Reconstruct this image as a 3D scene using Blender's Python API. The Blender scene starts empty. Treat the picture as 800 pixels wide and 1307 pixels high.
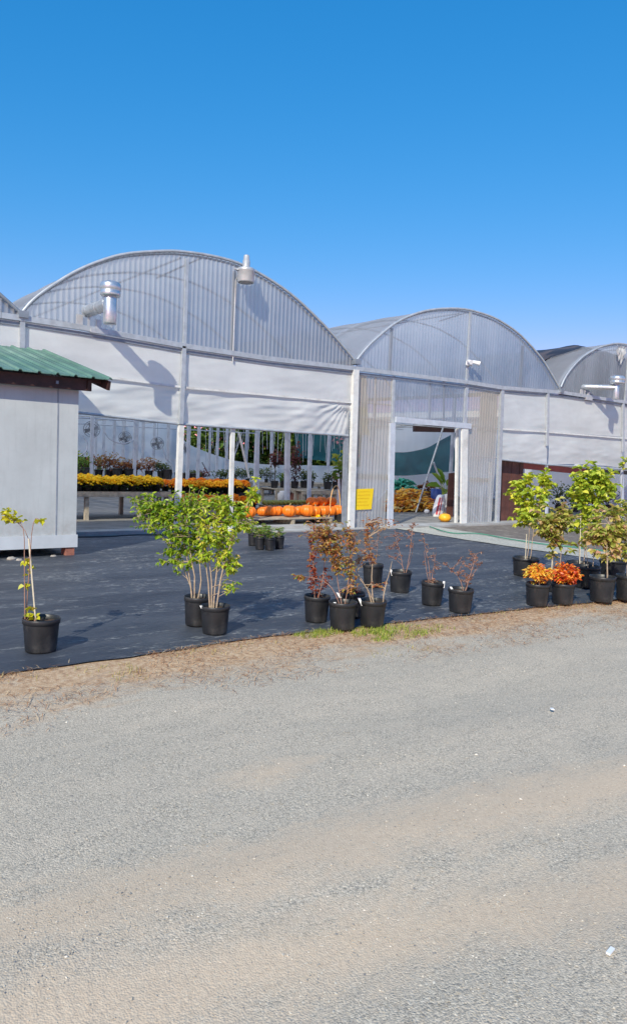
import bpy, math, random
from mathutils import Vector, Matrix, noise
random.seed(7)
R = math.radians
sc = bpy.context.scene
col = sc.collection

# ------------------------------------------------------------------ camera model
FPX, PITCH, ROLL, YAW = 948.0, .0793, .0441, .6447
CAM = Vector((-11.5, -11.89, 1.55))
_F0 = Vector((math.sin(YAW), math.cos(YAW), 0)); _R0 = Vector((math.cos(YAW), -math.sin(YAW), 0)); _U0 = Vector((0, 0, 1))
_F = _F0*math.cos(PITCH) - _U0*math.sin(PITCH); _U = _F0*math.sin(PITCH) + _U0*math.cos(PITCH)
_R = _R0*math.cos(ROLL) + _U*math.sin(ROLL); _U = _U*math.cos(ROLL) - _R0*math.sin(ROLL)
def ray(u, v): return _F*FPX + _R*(u-400) - _U*(v-653.5)
def G(u, v, z=0.):
    d = ray(u, v); return CAM + d*((z-CAM.z)/d.z)
def W(u, v, y=0.):
    d = ray(u, v); return CAM + d*((y-CAM.y)/d.y)
def V(u, v, base):
    "point of the vertical plane through base that faces the viewer side"
    d = ray(u, v); return CAM + d*((Vector(base)-CAM).dot(_F0)/d.dot(_F0))
def ppm(p): return FPX/((Vector(p)-CAM).dot(_F))

cd = bpy.data.cameras.new('camera'); cam = bpy.data.objects.new('camera', cd); col.objects.link(cam)
cd.sensor_fit = 'VERTICAL'; cd.sensor_height = 24; cd.lens = FPX/1307*24; cd.clip_start = .05; cd.clip_end = 3000
M = Matrix((_R, _U, -_F)).transposed().to_4x4(); M.translation = CAM; cam.matrix_world = M
sc.camera = cam
sc.view_settings.view_transform = 'Standard'; sc.view_settings.look = 'None'; sc.view_settings.exposure = 0
sc.cycles.transparent_max_bounces = 24; sc.cycles.max_bounces = 10; sc.cycles.diffuse_bounces = 4

# ------------------------------------------------------------------ light
SUND = Vector((1.22, .85, -1.05)).normalized()
sl = bpy.data.lights.new('sun', 'SUN'); sl.energy = 5.0; sl.angle = R(.53); sl.color = (1, .945, .78)
so = bpy.data.objects.new('sun', sl); col.objects.link(so)
so.rotation_euler = SUND.to_track_quat('-Z', 'Y').to_euler()
w = bpy.data.worlds.new('World'); sc.world = w; w.use_nodes = True
nt = w.node_tree; bg = nt.nodes['Background']
sky = nt.nodes.new('ShaderNodeTexSky'); sky.sky_type = 'NISHITA'; sky.sun_disc = False
ts = -SUND; sky.sun_elevation = math.asin(ts.z); sky.sun_rotation = math.atan2(ts.x, ts.y)
sky.air_density = 1.0; sky.dust_density = .1; sky.ozone_density = 3.0; sky.altitude = 200
hs = nt.nodes.new('ShaderNodeHueSaturation'); hs.inputs['Saturation'].default_value = 1.2; hs.inputs['Hue'].default_value = .494
nt.links.new(sky.outputs[0], hs.inputs['Color']); bg.inputs[1].default_value = .15
sep = nt.nodes.new('ShaderNodeSeparateColor'); com = nt.nodes.new('ShaderNodeCombineColor'); nt.links.new(hs.outputs[0], sep.inputs[0])
for i, (k_, e_) in enumerate(((1.53, 1.6), (.672, .66), (.965, .52))):   # deeper blue zenith, per-channel response
    m1 = nt.nodes.new('ShaderNodeMath'); m1.operation = 'MULTIPLY'; m1.inputs[1].default_value = .15; nt.links.new(sep.outputs[i], m1.inputs[0])
    m2 = nt.nodes.new('ShaderNodeMath'); m2.operation = 'POWER'; m2.inputs[1].default_value = e_; nt.links.new(m1.outputs[0], m2.inputs[0])
    m3 = nt.nodes.new('ShaderNodeMath'); m3.operation = 'MULTIPLY'; m3.inputs[1].default_value = k_/.15; nt.links.new(m2.outputs[0], m3.inputs[0]); nt.links.new(m3.outputs[0], com.inputs[i])
nt.links.new(com.outputs[0], bg.inputs[0])

# ------------------------------------------------------------------ object helpers
def tag(o, label=None, cat=None, group=None, kind=None):
    if label: o['label'] = label
    if cat: o['category'] = cat
    if group: o['group'] = group
    if kind: o['kind'] = kind
    return o
def thing(name, loc, label, cat, group=None, rz=0):
    o = bpy.data.objects.new(name, None); col.objects.link(o); o.location = loc; o.rotation_euler.z = rz; o.empty_display_size = .1
    return tag(o, label, cat, group)
def kids(o): return [c for c in list(bpy.data.objects) if c.parent == o]
def copy_tree(o, loc, rz=0, sc_=1., label=None):
    c = o.copy(); col.objects.link(c); c.location = loc; c.rotation_euler.z = rz; c.scale = (sc_,)*3
    if label: c['label'] = label
    for k in TREE.get(o.name, []):
        kc = k.copy(); col.objects.link(kc); kc.parent = c
        for g in TREE.get(k.name, []):
            gc = g.copy(); col.objects.link(gc); gc.parent = kc
    return c
TREE = {}
class MB:
    def __init__(s, off=(0, 0, 0)): s.v = []; s.f = []; s.t = []; s.s = []; s.off = Vector(off)
    def add(s, vs, fs, tint=.5, smooth=False):
        n = len(s.v); s.v += [tuple(Vector(p)-s.off) for p in vs]
        for i, f in enumerate(fs):
            s.f.append([n+k for k in f]); s.t.append(tint[i] if isinstance(tint, list) else tint); s.s.append(smooth)
    def box(s, a, b, tint=.5):
        (x0, y0, z0), (x1, y1, z1) = a, b
        vs = [(x, y, z) for z in (z0, z1) for y in (y0, y1) for x in (x0, x1)]
        s.add(vs, [(0, 2, 3, 1), (4, 5, 7, 6), (0, 1, 5, 4), (2, 6, 7, 3), (1, 3, 7, 5), (0, 4, 6, 2)], tint)
    def bar(s, a, b, w=.05, h=.05, up=(0, 0, 1), tint=.5):
        a = Vector(a); b = Vector(b); d = (b-a).normalized(); up = Vector(up)
        if abs(d.dot(up)) > .99: up = Vector((0, 1, 0))
        x = d.cross(up).normalized(); y = x.cross(d)
        vs = [p + x*i*w/2 + y*j*h/2 for p in (a, b) for i, j in ((-1, -1), (1, -1), (1, 1), (-1, 1))]
        s.add(vs, [(0, 3, 2, 1), (4, 5, 6, 7), (0, 1, 5, 4), (1, 2, 6, 5), (2, 3, 7, 6), (3, 0, 4, 7)], tint)
    def tube(s, pts, r, n=8, r1=None, cap=True, tint=.5):
        pts = [Vector(p) for p in pts]; vs = []; fs = []; m = len(pts)
        r1 = r if r1 is None else r1; px = None
        for i, p in enumerate(pts):
            d = (pts[min(i+1, m-1)]-pts[max(i-1, 0)])
            d = d.normalized() if d.length > 1e-9 else Vector((0, 0, 1))
            if px is None: px = d.orthogonal().normalized()
            px = (px - d*px.dot(d)); px = px.normalized() if px.length > 1e-6 else d.orthogonal().normalized()
            py = d.cross(px); rr = r+(r1-r)*i/max(1, m-1)
            vs += [p + px*math.cos(2*math.pi*k/n)*rr + py*math.sin(2*math.pi*k/n)*rr for k in range(n)]
        for i in range(m-1):
            for k in range(n): fs.append((i*n+k, i*n+(k+1) % n, (i+1)*n+(k+1) % n, (i+1)*n+k))
        s.add(vs, fs, tint, True)
        if cap: s.add([vs[k] for k in range(n)], [tuple(range(n))[::-1]], tint); s.add([vs[(m-1)*n+k] for k in range(n)], [tuple(range(n))], tint)
    def lathe(s, prof, n=24, c=(0, 0, 0), tint=.5, smooth=True, fn=None):
        c = Vector(c); vs = []; fs = []
        for i, (r, z) in enumerate(prof):
            for k in range(n):
                a = 2*math.pi*k/n; q = fn(a, r, z) if fn else 1
                vs.append(c+Vector((r*q*math.cos(a), r*q*math.sin(a), z)))
        for i in range(len(prof)-1):
            for k in range(n): fs.append((i*n+k, i*n+(k+1) % n, (i+1)*n+(k+1) % n, (i+1)*n+k))
        s.add(vs, fs, tint, smooth)
    def grid(s, fn, nu, nv, tint=.5, smooth=True):
        vs = [fn(i/nu, j/nv) for j in range(nv+1) for i in range(nu+1)]
        fs = [(j*(nu+1)+i, j*(nu+1)+i+1, (j+1)*(nu+1)+i+1, (j+1)*(nu+1)+i) for j in range(nv) for i in range(nu)]
        s.add(vs, fs, tint, smooth)
    def leaf(s, p, d, nrm, L, wd, tint):
        d = d.normalized(); x = d.cross(nrm)
        x = x.normalized() if x.length > 1e-6 else d.orthogonal().normalized(); n = x.cross(d)
        b = p; t = p+d*L - n*L*.12
        up = n*wd*.28
        vs = [b, b+d*L*.3+x*wd*.5+up, b+d*L*.68+x*wd*.4+up*.6, t, b+d*L*.68-x*wd*.4+up*.6, b+d*L*.3-x*wd*.5+up]
        s.add(vs, [(0, 1, 2, 3), (0, 3, 4, 5)], tint)
    def blob(s, c, rx, ry, rz, n=8, m=5, tint=.5, jit=0.):
        c = Vector(c); vs = []; fs = []
        for j in range(m+1):
            th = math.pi*j/m
            for k in range(n):
                a = 2*math.pi*k/n; q = 1+random.uniform(-jit, jit)
                vs.append(c+Vector((rx*math.sin(th)*math.cos(a)*q, ry*math.sin(th)*math.sin(a)*q, rz*math.cos(th)*q)))
        for j in range(m):
            for k in range(n): fs.append((j*n+k, (j+1)*n+k, (j+1)*n+(k+1) % n, j*n+(k+1) % n))
        s.add(vs, fs, tint, True)
    def build(s, name, mat, parent=None, label=None, uvtint=True):
        me = bpy.data.meshes.new(name); me.from_pydata(s.v, [], s.f); me.update()
        me.polygons.foreach_set('use_smooth', s.s)
        a = me.attributes.new('tint', 'FLOAT', 'FACE'); a.data.foreach_set('value', s.t)
        me.materials.append(mat)
        o = bpy.data.objects.new(name, me); col.objects.link(o)
        if parent:
            o.parent = parent; TREE.setdefault(parent.name, []).append(o)
        if label: o['label'] = label
        return o

# ------------------------------------------------------------------ materials
def newmat(name):
    m = bpy.data.materials.new(name); m.use_nodes = True; t = m.node_tree
    for n in list(t.nodes): t.nodes.remove(n)
    out = t.nodes.new('ShaderNodeOutputMaterial'); return m, t, out
def nd(t, typ, **kw):
    n = t.nodes.new(typ)
    for k, v in kw.items():
        if k.startswith('_'): setattr(n, k[1:], v)
        else: n.inputs[k.replace('_', ' ')].default_value = v
    return n
def ramp(t, fac, stops):
    r = t.nodes.new('ShaderNodeValToRGB'); e = r.color_ramp.elements
    while len(e) < len(stops): e.new(.5)
    for i, (p, c) in enumerate(stops): e[i].position = p; e[i].color = (*c, 1)
    t.links.new(fac, r.inputs[0]); return r.outputs[0]
def coords(t, scale=(1, 1, 1), rot=(0, 0, 0), kind='Object'):
    c = t.nodes.new('ShaderNodeTexCoord'); m = t.nodes.new('ShaderNodeMapping'); m.inputs['Scale'].default_value = scale; m.inputs['Rotation'].default_value = rot
    t.links.new(c.outputs[kind], m.inputs[0]); return m.outputs[0]
def noi(t, vec, scale, detail=4, rough=.55, dist=0):
    n = nd(t, 'ShaderNodeTexNoise', Scale=scale, Detail=detail, Roughness=rough, Distortion=dist); t.links.new(vec, n.inputs['Vector']); return n.outputs['Fac']
def mixc(t, fac, a, b, typ='MIX'):
    n = t.nodes.new('ShaderNodeMix'); n.data_type = 'RGBA'; n.blend_type = typ
    for i, x in ((0, fac), (6, a), (7, b)):
        if isinstance(x, (int, float)): n.inputs[i].default_value = x
        elif isinstance(x, tuple): n.inputs[i].default_value = (*x, 1)
        else: t.links.new(x, n.inputs[i])
    return n.outputs[2]
def math_(t, op, a, b=0., c=0.):
    n = t.nodes.new('ShaderNodeMath'); n.operation = op
    for i, x in enumerate((a, b, c)):
        if isinstance(x, (int, float)): n.inputs[i].default_value = x
        else: t.links.new(x, n.inputs[i])
    return n.outputs[0]
def bump(t, h, strength=.3, dist=.01):
    b = nd(t, 'ShaderNodeBump', Strength=strength, Distance=dist); t.links.new(h, b.inputs['Height']); return b.outputs[0]
def simple(name, c, rough=.6, metal=0., var=.25, scale=6., bmp=.0, dirt=None, spec=.5):
    m, t, out = newmat(name); p = nd(t, 'ShaderNodeBsdfPrincipled', Roughness=rough, Metallic=metal)
    p.inputs['Specular IOR Level'].default_value = spec
    v = coords(t); n1 = noi(t, v, scale, 6, .65)
    lo = tuple(x*(1-var) for x in c); hi = tuple(min(1, x*(1+var*.6)) for x in c)
    cc = ramp(t, n1, [(.3, lo), (.7, hi)])
    if dirt:
        n2 = noi(t, v, scale*.35, 7, .7); f = ramp(t, n2, [(.5, (0, 0, 0)), (.72, (1, 1, 1))]); cc = mixc(t, f, cc, dirt)
    t.links.new(cc, p.inputs['Base Color'])
    if bmp: t.links.new(bump(t, noi(t, v, scale*6, 4), bmp, .004), p.inputs['Normal'])
    t.links.new(p.outputs[0], out.inputs[0]); return m
def leafmat(name, stops, trans=.35, rough=.45):
    m, t, out = newmat(name); a = nd(t, 'ShaderNodeAttribute', _attribute_name='tint'); c = ramp(t, a.outputs['Fac'], stops)
    p = nd(t, 'ShaderNodeBsdfPrincipled', Roughness=rough); t.links.new(c, p.inputs['Base Color'])
    tr = nd(t, 'ShaderNodeBsdfTranslucent'); c2 = mixc(t, 1., c, (1.35, 1.3, .7), 'MULTIPLY'); t.links.new(c2, tr.inputs[0])
    mx = nd(t, 'ShaderNodeMixShader', Fac=trans); t.links.new(p.outputs[0], mx.inputs[1]); t.links.new(tr.outputs[0], mx.inputs[2]); t.links.new(mx.outputs[0], out.inputs[0]); return m
def film(name, c, transp, transl, rough=.4, dirtc=None, dscale=1.5, zgrad=None, spec=.5, streak=(1, 1, .12)):
    "plastic sheet: reflecting, scattering through, and partly clear"
    m, t, out = newmat(name); v = coords(t); p = nd(t, 'ShaderNodeBsdfPrincipled', Roughness=rough)
    p.inputs['Specular IOR Level'].default_value = spec
    n1 = noi(t, coords(t, streak), dscale, 6, .6)
    cc = ramp(t, n1, [(.3, tuple(x*.8 for x in c)), (.68, c)])
    if dirtc: cc = mixc(t, ramp(t, noi(t, v, .9, 7, .72, .4), [(.5, (0, 0, 0)), (.75, (.6, .6, .6))]), cc, dirtc)
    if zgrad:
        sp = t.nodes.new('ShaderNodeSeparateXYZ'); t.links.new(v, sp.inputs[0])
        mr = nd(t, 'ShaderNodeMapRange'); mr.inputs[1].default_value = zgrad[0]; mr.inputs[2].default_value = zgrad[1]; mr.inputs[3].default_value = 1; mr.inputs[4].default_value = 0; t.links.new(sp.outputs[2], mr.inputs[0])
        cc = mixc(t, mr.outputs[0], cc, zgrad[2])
    t.links.new(cc, p.inputs['Base Color'])
    tr = nd(t, 'ShaderNodeBsdfTranslucent'); t.links.new(cc, tr.inputs[0]); tp = nd(t, 'ShaderNodeBsdfTransparent', Color=(.93, .95, 1, 1))
    a = nd(t, 'ShaderNodeMixShader', Fac=transl); t.links.new(p.outputs[0], a.inputs[1]); t.links.new(tr.outputs[0], a.inputs[2])
    b = nd(t, 'ShaderNodeMixShader', Fac=transp)
    fac = math_(t, 'MULTIPLY', ramp(t, n1, [(.2, (1, 1, 1)), (.8, (.6, .6, .6))]), transp)
    t.links.new(fac, b.inputs[0])
    t.links.new(a.outputs[0], b.inputs[1]); t.links.new(tp.outputs[0], b.inputs[2]); t.links.new(b.outputs[0], out.inputs[0]); return m

mt = {}
mt['galv'] = simple('galvanised_steel', (.5, .53, .56), .42, .35, .2, 9, .15)
mt['galvdark'] = simple('weathered_steel', (.27, .3, .35), .5, .3, .25, 9)
mt['white'] = simple('white_painted_steel', (.72, .72, .70), .45, 0, .12, 8, .1, (.5, .48, .45))
mt['white_grey'] = simple('grey_white_pipe', (.5, .54, .62), .5, 0, .15, 8)
mt['duct'] = simple('duct_metal', (.62, .65, .68), .33, .75, .2, 14, .2)
mt['lampmetal'] = simple('lamp_aluminium', (.6, .6, .6), .42, .5, .15, 14)
mt['gable'] = film('corrugated_polycarbonate', (.54, .555, .58), .33, .62, .3, (.36, .35, .37), 2.5)
mt['gable2'] = film('corrugated_polycarbonate_blue', (.56, .59, .65), .33, .66, .3, (.30, .32, .38), 2.0)
mt['panel'] = film('clear_polycarbonate', (.60, .61, .62), .46, .35, .3, (.54, .52, .48), 2.2, (2.6, .9, (.56, .49, .40)))  # brown tint by height, painted in for the interior seen behind
mt['roof'] = film('roof_film', (.92, .93, .96), .22, .86, .35, (.82, .84, .9), .8, streak=(1, 1, 1))
mt['roofblack'] = simple('black_shade_cover', (.03, .03, .04), .6, 0, .5, 3, .3, (.16, .12, .11))
mt['curtain'] = film('curtain_film', (.88, .885, .87), .0, .42, .38, (.70, .70, .69), 1.3, streak=(.5, 1, 1))
mt['curtain'].name = 'curtain_film'
mt['sheet'] = film('white_interior_sheet', (.88, .91, .96), .0, .4, .55, (.78, .82, .9), .9)
mt['sheetbright'] = film('bright_tarp', (.95, .96, .98), .0, .45, .5, None, .9)
mt['teal'] = film('teal_shade_cloth', (.018, .13, .16), .12, .3, .8, (.03, .19, .21), 2.)
mt['rag'] = film('yellowed_film_rag', (.74, .69, .50), .0, .5, .5, None, 3)
mt['ragw'] = film('white_film_rag', (.76, .76, .76), .0, .5, .5, None, 3)
mt['wood'] = simple('grey_bench_wood', (.42, .36, .28), .75, 0, .35, 12, .4, (.22, .19, .16))
mt['fascia'] = simple('dark_brown_board', (.055, .022, .018), .65, 0, .5, 8, .3)
mt['brick'] = simple('brick', (.33, .13, .09), .85, 0, .35, 20, .4)
mt['stone'] = simple('rubble', (.4, .36, .32), .9, 0, .3, 18, .4)
mt['pot'] = simple('black_nursery_plastic', (.019, .020, .023), .42, 0, .45, 9, .25, (.075, .07, .065))
mt['soil'] = simple('potting_bark', (.09, .05, .03), .95, 0, .6, 60, .9)
mt['bark'] = simple('pale_stem_bark', (.44, .33, .23), .8, 0, .35, 30, .4)
mt['bark_red'] = simple('reddish_stem_bark', (.34, .19, .14), .8, 0, .35, 30, .4)
mt['bark_dark'] = simple('dark_bark', (.10, .075, .055), .85, 0, .4, 10, .4)
mt['stake'] = simple('bamboo_stake', (.62, .55, .42), .6, 0, .2, 20)
mt['tagw'] = simple('white_plant_tag', (.85, .85, .85), .5, 0, .05, 10)
mt['yellow'] = simple('yellow_sign_paper', (.90, .62, .01), .6, 0, .06, 4)
mt['ink'] = simple('faded_ink', (.74, .44, .01), .7, 0, .1, 9)
mt['pumpkin'] = simple('pumpkin_skin', (.88, .20, .01), .42, 0, .25, 7, .1)
mt['pstem'] = simple('pumpkin_stem', (.25, .22, .1), .8, 0, .3, 30)
mt['squash'] = simple('yellow_squash_skin', (.9, .42, .02), .42, 0, .15, 7)
mt['greensq'] = simple('green_squash_skin', (.32, .33, .05), .5, 0, .4, 20)
mt['blackplastic'] = simple('black_tray', (.015, .015, .018), .5, 0, .3, 10)
mt['conc'] = simple('concrete', (.40, .39, .38), .85, 0, .22, 3, .4, (.24, .22, .2))
mt['floor'] = simple('greenhouse_floor', (.23, .22, .21), .85, 0, .35, 2.4, .4, (.36, .33, .29))
mt['green_hose'] = simple('green_hose', (.05, .24, .16), .5, 0, .2, 10)
mt['orange_hose'] = simple('orange_hose', (.80, .48, .20), .5, 0, .2, 10)
mt['dark'] = simple('dark_plastic', (.03, .03, .035), .5, 0, .2, 10)
mt['rawwhite'] = simple('white_plastic', (.8, .8, .82), .4, 0, .06, 10)
mt['blue'] = simple('blue_plastic', (.03, .07, .3), .4, 0, .1, 10)
L_green = leafmat('lime_green_leaf', [(0, (.05, .13, .012)), (.3, (.17, .32, .02)), (.65, (.42, .54, .04)), (.9, (.72, .66, .09)), (1, (.7, .46, .10))])
L_vine = leafmat('yellow_vine_leaf', [(0, (.18, .26, .02)), (.5, (.62, .60, .03)), (.85, (.75, .68, .06)), (1, (.35, .2, .05))])
L_red = leafmat('autumn_red_leaf', [(0, (.16, .018, .012)), (.4, (.36, .06, .025)), (.7, (.45, .20, .07)), (1, (.30, .30, .06))])
L_mix = leafmat('autumn_mixed_leaf', [(0, (.20, .045, .03)), (.3, (.42, .14, .05)), (.6, (.5, .30, .09)), (.85, (.30, .34, .07)), (1, (.14, .2, .05))])
L_dry = leafmat('dry_pink_leaf', [(0, (.20, .07, .05)), (.5, (.42, .20, .14)), (1, (.5, .36, .24))])
L_pear = leafmat('young_tree_leaf', [(0, (.06, .14, .02)), (.25, (.22, .35, .03)), (.6, (.52, .60, .07)), (.88, (.82, .74, .09)), (1, (.55, .32, .16))])
L_pearb = leafmat('browning_tree_leaf', [(0, (.08, .12, .03)), (.35, (.30, .36, .06)), (.6, (.52, .50, .11)), (.85, (.62, .40, .24)), (1, (.62, .33, .25))])
L_fire = leafmat('fiery_leaf', [(0, (.42, .03, .02)), (.4, (.75, .14, .03)), (.7, (.85, .38, .05)), (1, (.85, .66, .07))])
L_yfire = leafmat('yellow_fiery_leaf', [(0, (.55, .05, .04)), (.3, (.8, .25, .04)), (.6, (.9, .62, .08)), (1, (.95, .85, .16))])
L_dark = leafmat('dark_tree_leaf', [(0, (.012, .028, .008)), (.6, (.05, .10, .02)), (1, (.19, .22, .05))], .25)
L_tree = leafmat('tree_leaf', [(0, (.03, .06, .012)), (.5, (.12, .20, .035)), (1, (.36, .38, .08))], .35)
L_bushy = leafmat('grass_green_leaf', [(0, (.06, .14, .02)), (.6, (.17, .3, .04)), (1, (.4, .45, .1))])
L_purple = leafmat('dark_purple_leaf', [(0, (.04, .012, .018)), (.6, (.13, .035, .045)), (1, (.25, .10, .09))])
L_brown = leafmat('brown_orange_leaf', [(0, (.12, .04, .02)), (.6, (.32, .12, .06)), (1, (.45, .3, .1))])
L_yel = leafmat('yellow_petal', [(0, (.85, .55, .0)), (.5, (.98, .74, .01)), (1, (1, .87, .08))], .45, .6)
L_ora = leafmat('orange_petal', [(0, (.85, .26, .01)), (.5, (.98, .42, .015)), (1, (1, .62, .05))], .45, .6)
L_tarr = leafmat('corn_husk_mix', [(0, (.30, .08, .015)), (.35, (.85, .32, .02)), (.7, (.9, .55, .07)), (1, (.75, .62, .3))], .1, .6)
L_net = leafmat('green_net', [(0, (.02, .18, .13)), (.6, (.05, .45, .33)), (1, (.25, .62, .5))], .2, .6)
L_straw = leafmat('pine_straw', [(0, (.26, .10, .045)), (.5, (.50, .25, .12)), (1, (.72, .55, .34))], .1, .8)
L_grass = leafmat('green_grass', [(0, (.16, .26, .03)), (.6, (.36, .45, .06)), (1, (.55, .52, .14))], .35, .6)
L_peb = leafmat('gravel_stone', [(0, (.17, .17, .18)), (.45, (.36, .33, .28)), (.85, (.54, .49, .41)), (1, (.72, .66, .56))], .0, .85)

# ------------------------------------------------------------------ ground
def ground_mat():
    m, t, out = newmat('gravel_road'); v = coords(t)
    sp = t.nodes.new('ShaderNodeSeparateXYZ'); t.links.new(v, sp.inputs[0])
    vs = coords(t, (.45, 1.6, 1), (0, 0, R(4)))
    big = noi(t, vs, 1.1, 5, .6, .5); med = noi(t, coords(t, (.8, 1.8, 1)), 5, 6, .65); fin = noi(t, v, 90, 3, .7); mid2 = noi(t, v, 26, 4, .7)
    vor = nd(t, 'ShaderNodeTexVoronoi', Scale=150.); t.links.new(v, vor.inputs['Vector'])
    vor2 = nd(t, 'ShaderNodeTexVoronoi', Scale=46.); t.links.new(v, vor2.inputs['Vector'])
    stone = ramp(t, vor.outputs['Color'], [(.0, (.25, .215, .172)), (.3, (.43, .37, .295)), (.6, (.56, .48, .38)), (.85, (.65, .56, .445)), (1, (.77, .69, .56))])
    stone = mixc(t, ramp(t, fin, [(.34, (.8, .8, .8)), (.5, (0, 0, 0))]), stone, (.20, .195, .18))
    sand = ramp(t, noi(t, v, 60, 5, .8), [(.3, (.50, .385, .28)), (.5, (.59, .463, .34)), (.7, (.67, .54, .402))])
    # wheel tracks: bands along x, wavering
    def band(y0, slope, wd):
        yy = math_(t, 'ADD', sp.outputs[1], math_(t, 'MULTIPLY', sp.outputs[0], slope))
        yy = math_(t, 'ADD', yy, math_(t, 'MULTIPLY', math_(t, 'SUBTRACT', big, .5), .3))
        d = math_(t, 'ABSOLUTE', math_(t, 'SUBTRACT', yy, y0)); return math_(t, 'SUBTRACT', 1., math_(t, 'DIVIDE', d, wd))
    b1 = band(-9.62+.16*-10.2, .16, .26); b2 = band(-10.14+.3*-10.2, .30, .26); 
    dx = math_(t, 'MULTIPLY', math_(t, 'ADD', sp.outputs[0], 9.5), 2.6); dy = math_(t, 'MULTIPLY', math_(t, 'ADD', sp.outputs[1], 8.96), 7.)
    b3 = math_(t, 'SUBTRACT', .8, math_(t, 'SQRT', math_(t, 'ADD', math_(t, 'MULTIPLY', dx, dx), math_(t, 'MULTIPLY', dy, dy))))
    b = math_(t, 'MAXIMUM', math_(t, 'MAXIMUM', b1, b2), b3)
    b = math_(t, 'MAXIMUM', b, -.6)
    f = math_(t, 'ADD', math_(t, 'MULTIPLY', b, .42), math_(t, 'ADD', math_(t, 'MULTIPLY', med, .8), math_(t, 'MULTIPLY', mid2, .5)))
    f = ramp(t, f, [(.58, (0, 0, 0)), (.98, (.95, .95, .95))])
    gl = mixc(t, ramp(t, med, [(.35, (0, 0, 0)), (.7, (.6, .6, .6))]), stone, (.57, .482, .38))
    c = mixc(t, f, gl, sand)
    # dry brown verge near the ground cloth
    vg = nd(t, 'ShaderNodeMapRange'); vg.inputs[1].default_value = -8.05; vg.inputs[2].default_value = -7.1; t.links.new(sp.outputs[1], vg.inputs[0])
    vf = math_(t, 'ADD', vg.outputs[0], math_(t, 'MULTIPLY', math_(t, 'SUBTRACT', noi(t, coords(t, (.5, 1, 1)), 3.2, 6, .7), .5), 2.0))
    vfr = ramp(t, vf, [(.46, (0, 0, 0)), (.9, (.85, .85, .85))])
    c = mixc(t, vfr, c, ramp(t, mid2, [(.3, (.30, .16, .09)), (.5, (.53, .34, .20)), (.7, (.67, .51, .34))]))
    # far away, under and beyond the greenhouse, grassy
    fg = nd(t, 'ShaderNodeMapRange'); fg.inputs[1].default_value = 16; fg.inputs[2].default_value = 20; t.links.new(sp.outputs[1], fg.inputs[0])
    c = mixc(t, fg.outputs[0], c, (.07, .10, .03))
    sp_ = ramp(t, vor2.outputs['Distance'], [(.0, (.62, .62, .60)), (.085, (0, 0, 0))])
    wsel = ramp(t, vor2.outputs['Color'], [(.93, (0, 0, 0)), (.95, (1, 1, 1))])
    c = mixc(t, mixc(t, 1., wsel, ramp(t, vor2.outputs['Distance'], [(.16, (1, 1, 1)), (.3, (0, 0, 0))]), 'MULTIPLY'), c, (.5, .47, .41))
    p = nd(t, 'ShaderNodeBsdfPrincipled', Roughness=.93); p.inputs['Specular IOR Level'].default_value = .08; t.links.new(c, p.inputs['Base Color'])
    h = math_(t, 'ADD', math_(t, 'MULTIPLY', vor.outputs['Distance'], -.9), math_(t, 'ADD', math_(t, 'MULTIPLY', mid2, .2), math_(t, 'MULTIPLY', fin, .8)))
    h = math_(t, 'MULTIPLY', h, math_(t, 'SUBTRACT', 1.05, math_(t, 'MULTIPLY', f, .45)))
    wv = nd(t, 'ShaderNodeTexWave', Scale=8., Distortion=9., Detail=3.); t.links.new(coords(t, (1, .6, 1), (0, 0, R(38))), wv.inputs['Vector'])
    tread = math_(t, 'MULTIPLY', wv.outputs['Fac'], math_(t, 'MULTIPLY', ramp(t, b2, [(.0, (0, 0, 0)), (.5, (1, 1, 1))]), ramp(t, med, [(.4, (0, 0, 0)), (.6, (.9, .9, .9))])))
    h = math_(t, 'ADD', h, math_(t, 'MULTIPLY', tread, .35))
    t.links.new(bump(t, h, .42, .008), p.inputs['Normal']); t.links.new(p.outputs[0], out.inputs[0]); return m
def hgt(x, y):
    if y > -6.9 or y < -13 or x < -16 or x > 4: return 0
    e = min(1, (-6.9-y)/.5)
    return e*(.034*noise.noise((x*.5, y*1.8, 0)) + .009*noise.noise((x*3, y*5, 3)) - .02)
g = MB()
xs = [-600, -200, -60, -20]+[-16+i*.12 for i in range(168)]+[5, 20, 60, 200, 600]
ys = [-600, -200, -60, -20]+[-13.2+i*.1 for i in range(64)]+[-6.6, 0, 20, 60, 200, 600]
vs = [(x, y, hgt(x, y)) for y in ys for x in xs]; nx = len(xs)
g.add(vs, [(j*nx+i, j*nx+i+1, (j+1)*nx+i+1, (j+1)*nx+i) for j in range(len(ys)-1) for i in range(nx-1)], .5, True)
tag(g.build('ground', ground_mat()), 'grey gravel yard with tan dusty wheel tracks', 'ground', kind='structure')

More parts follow.
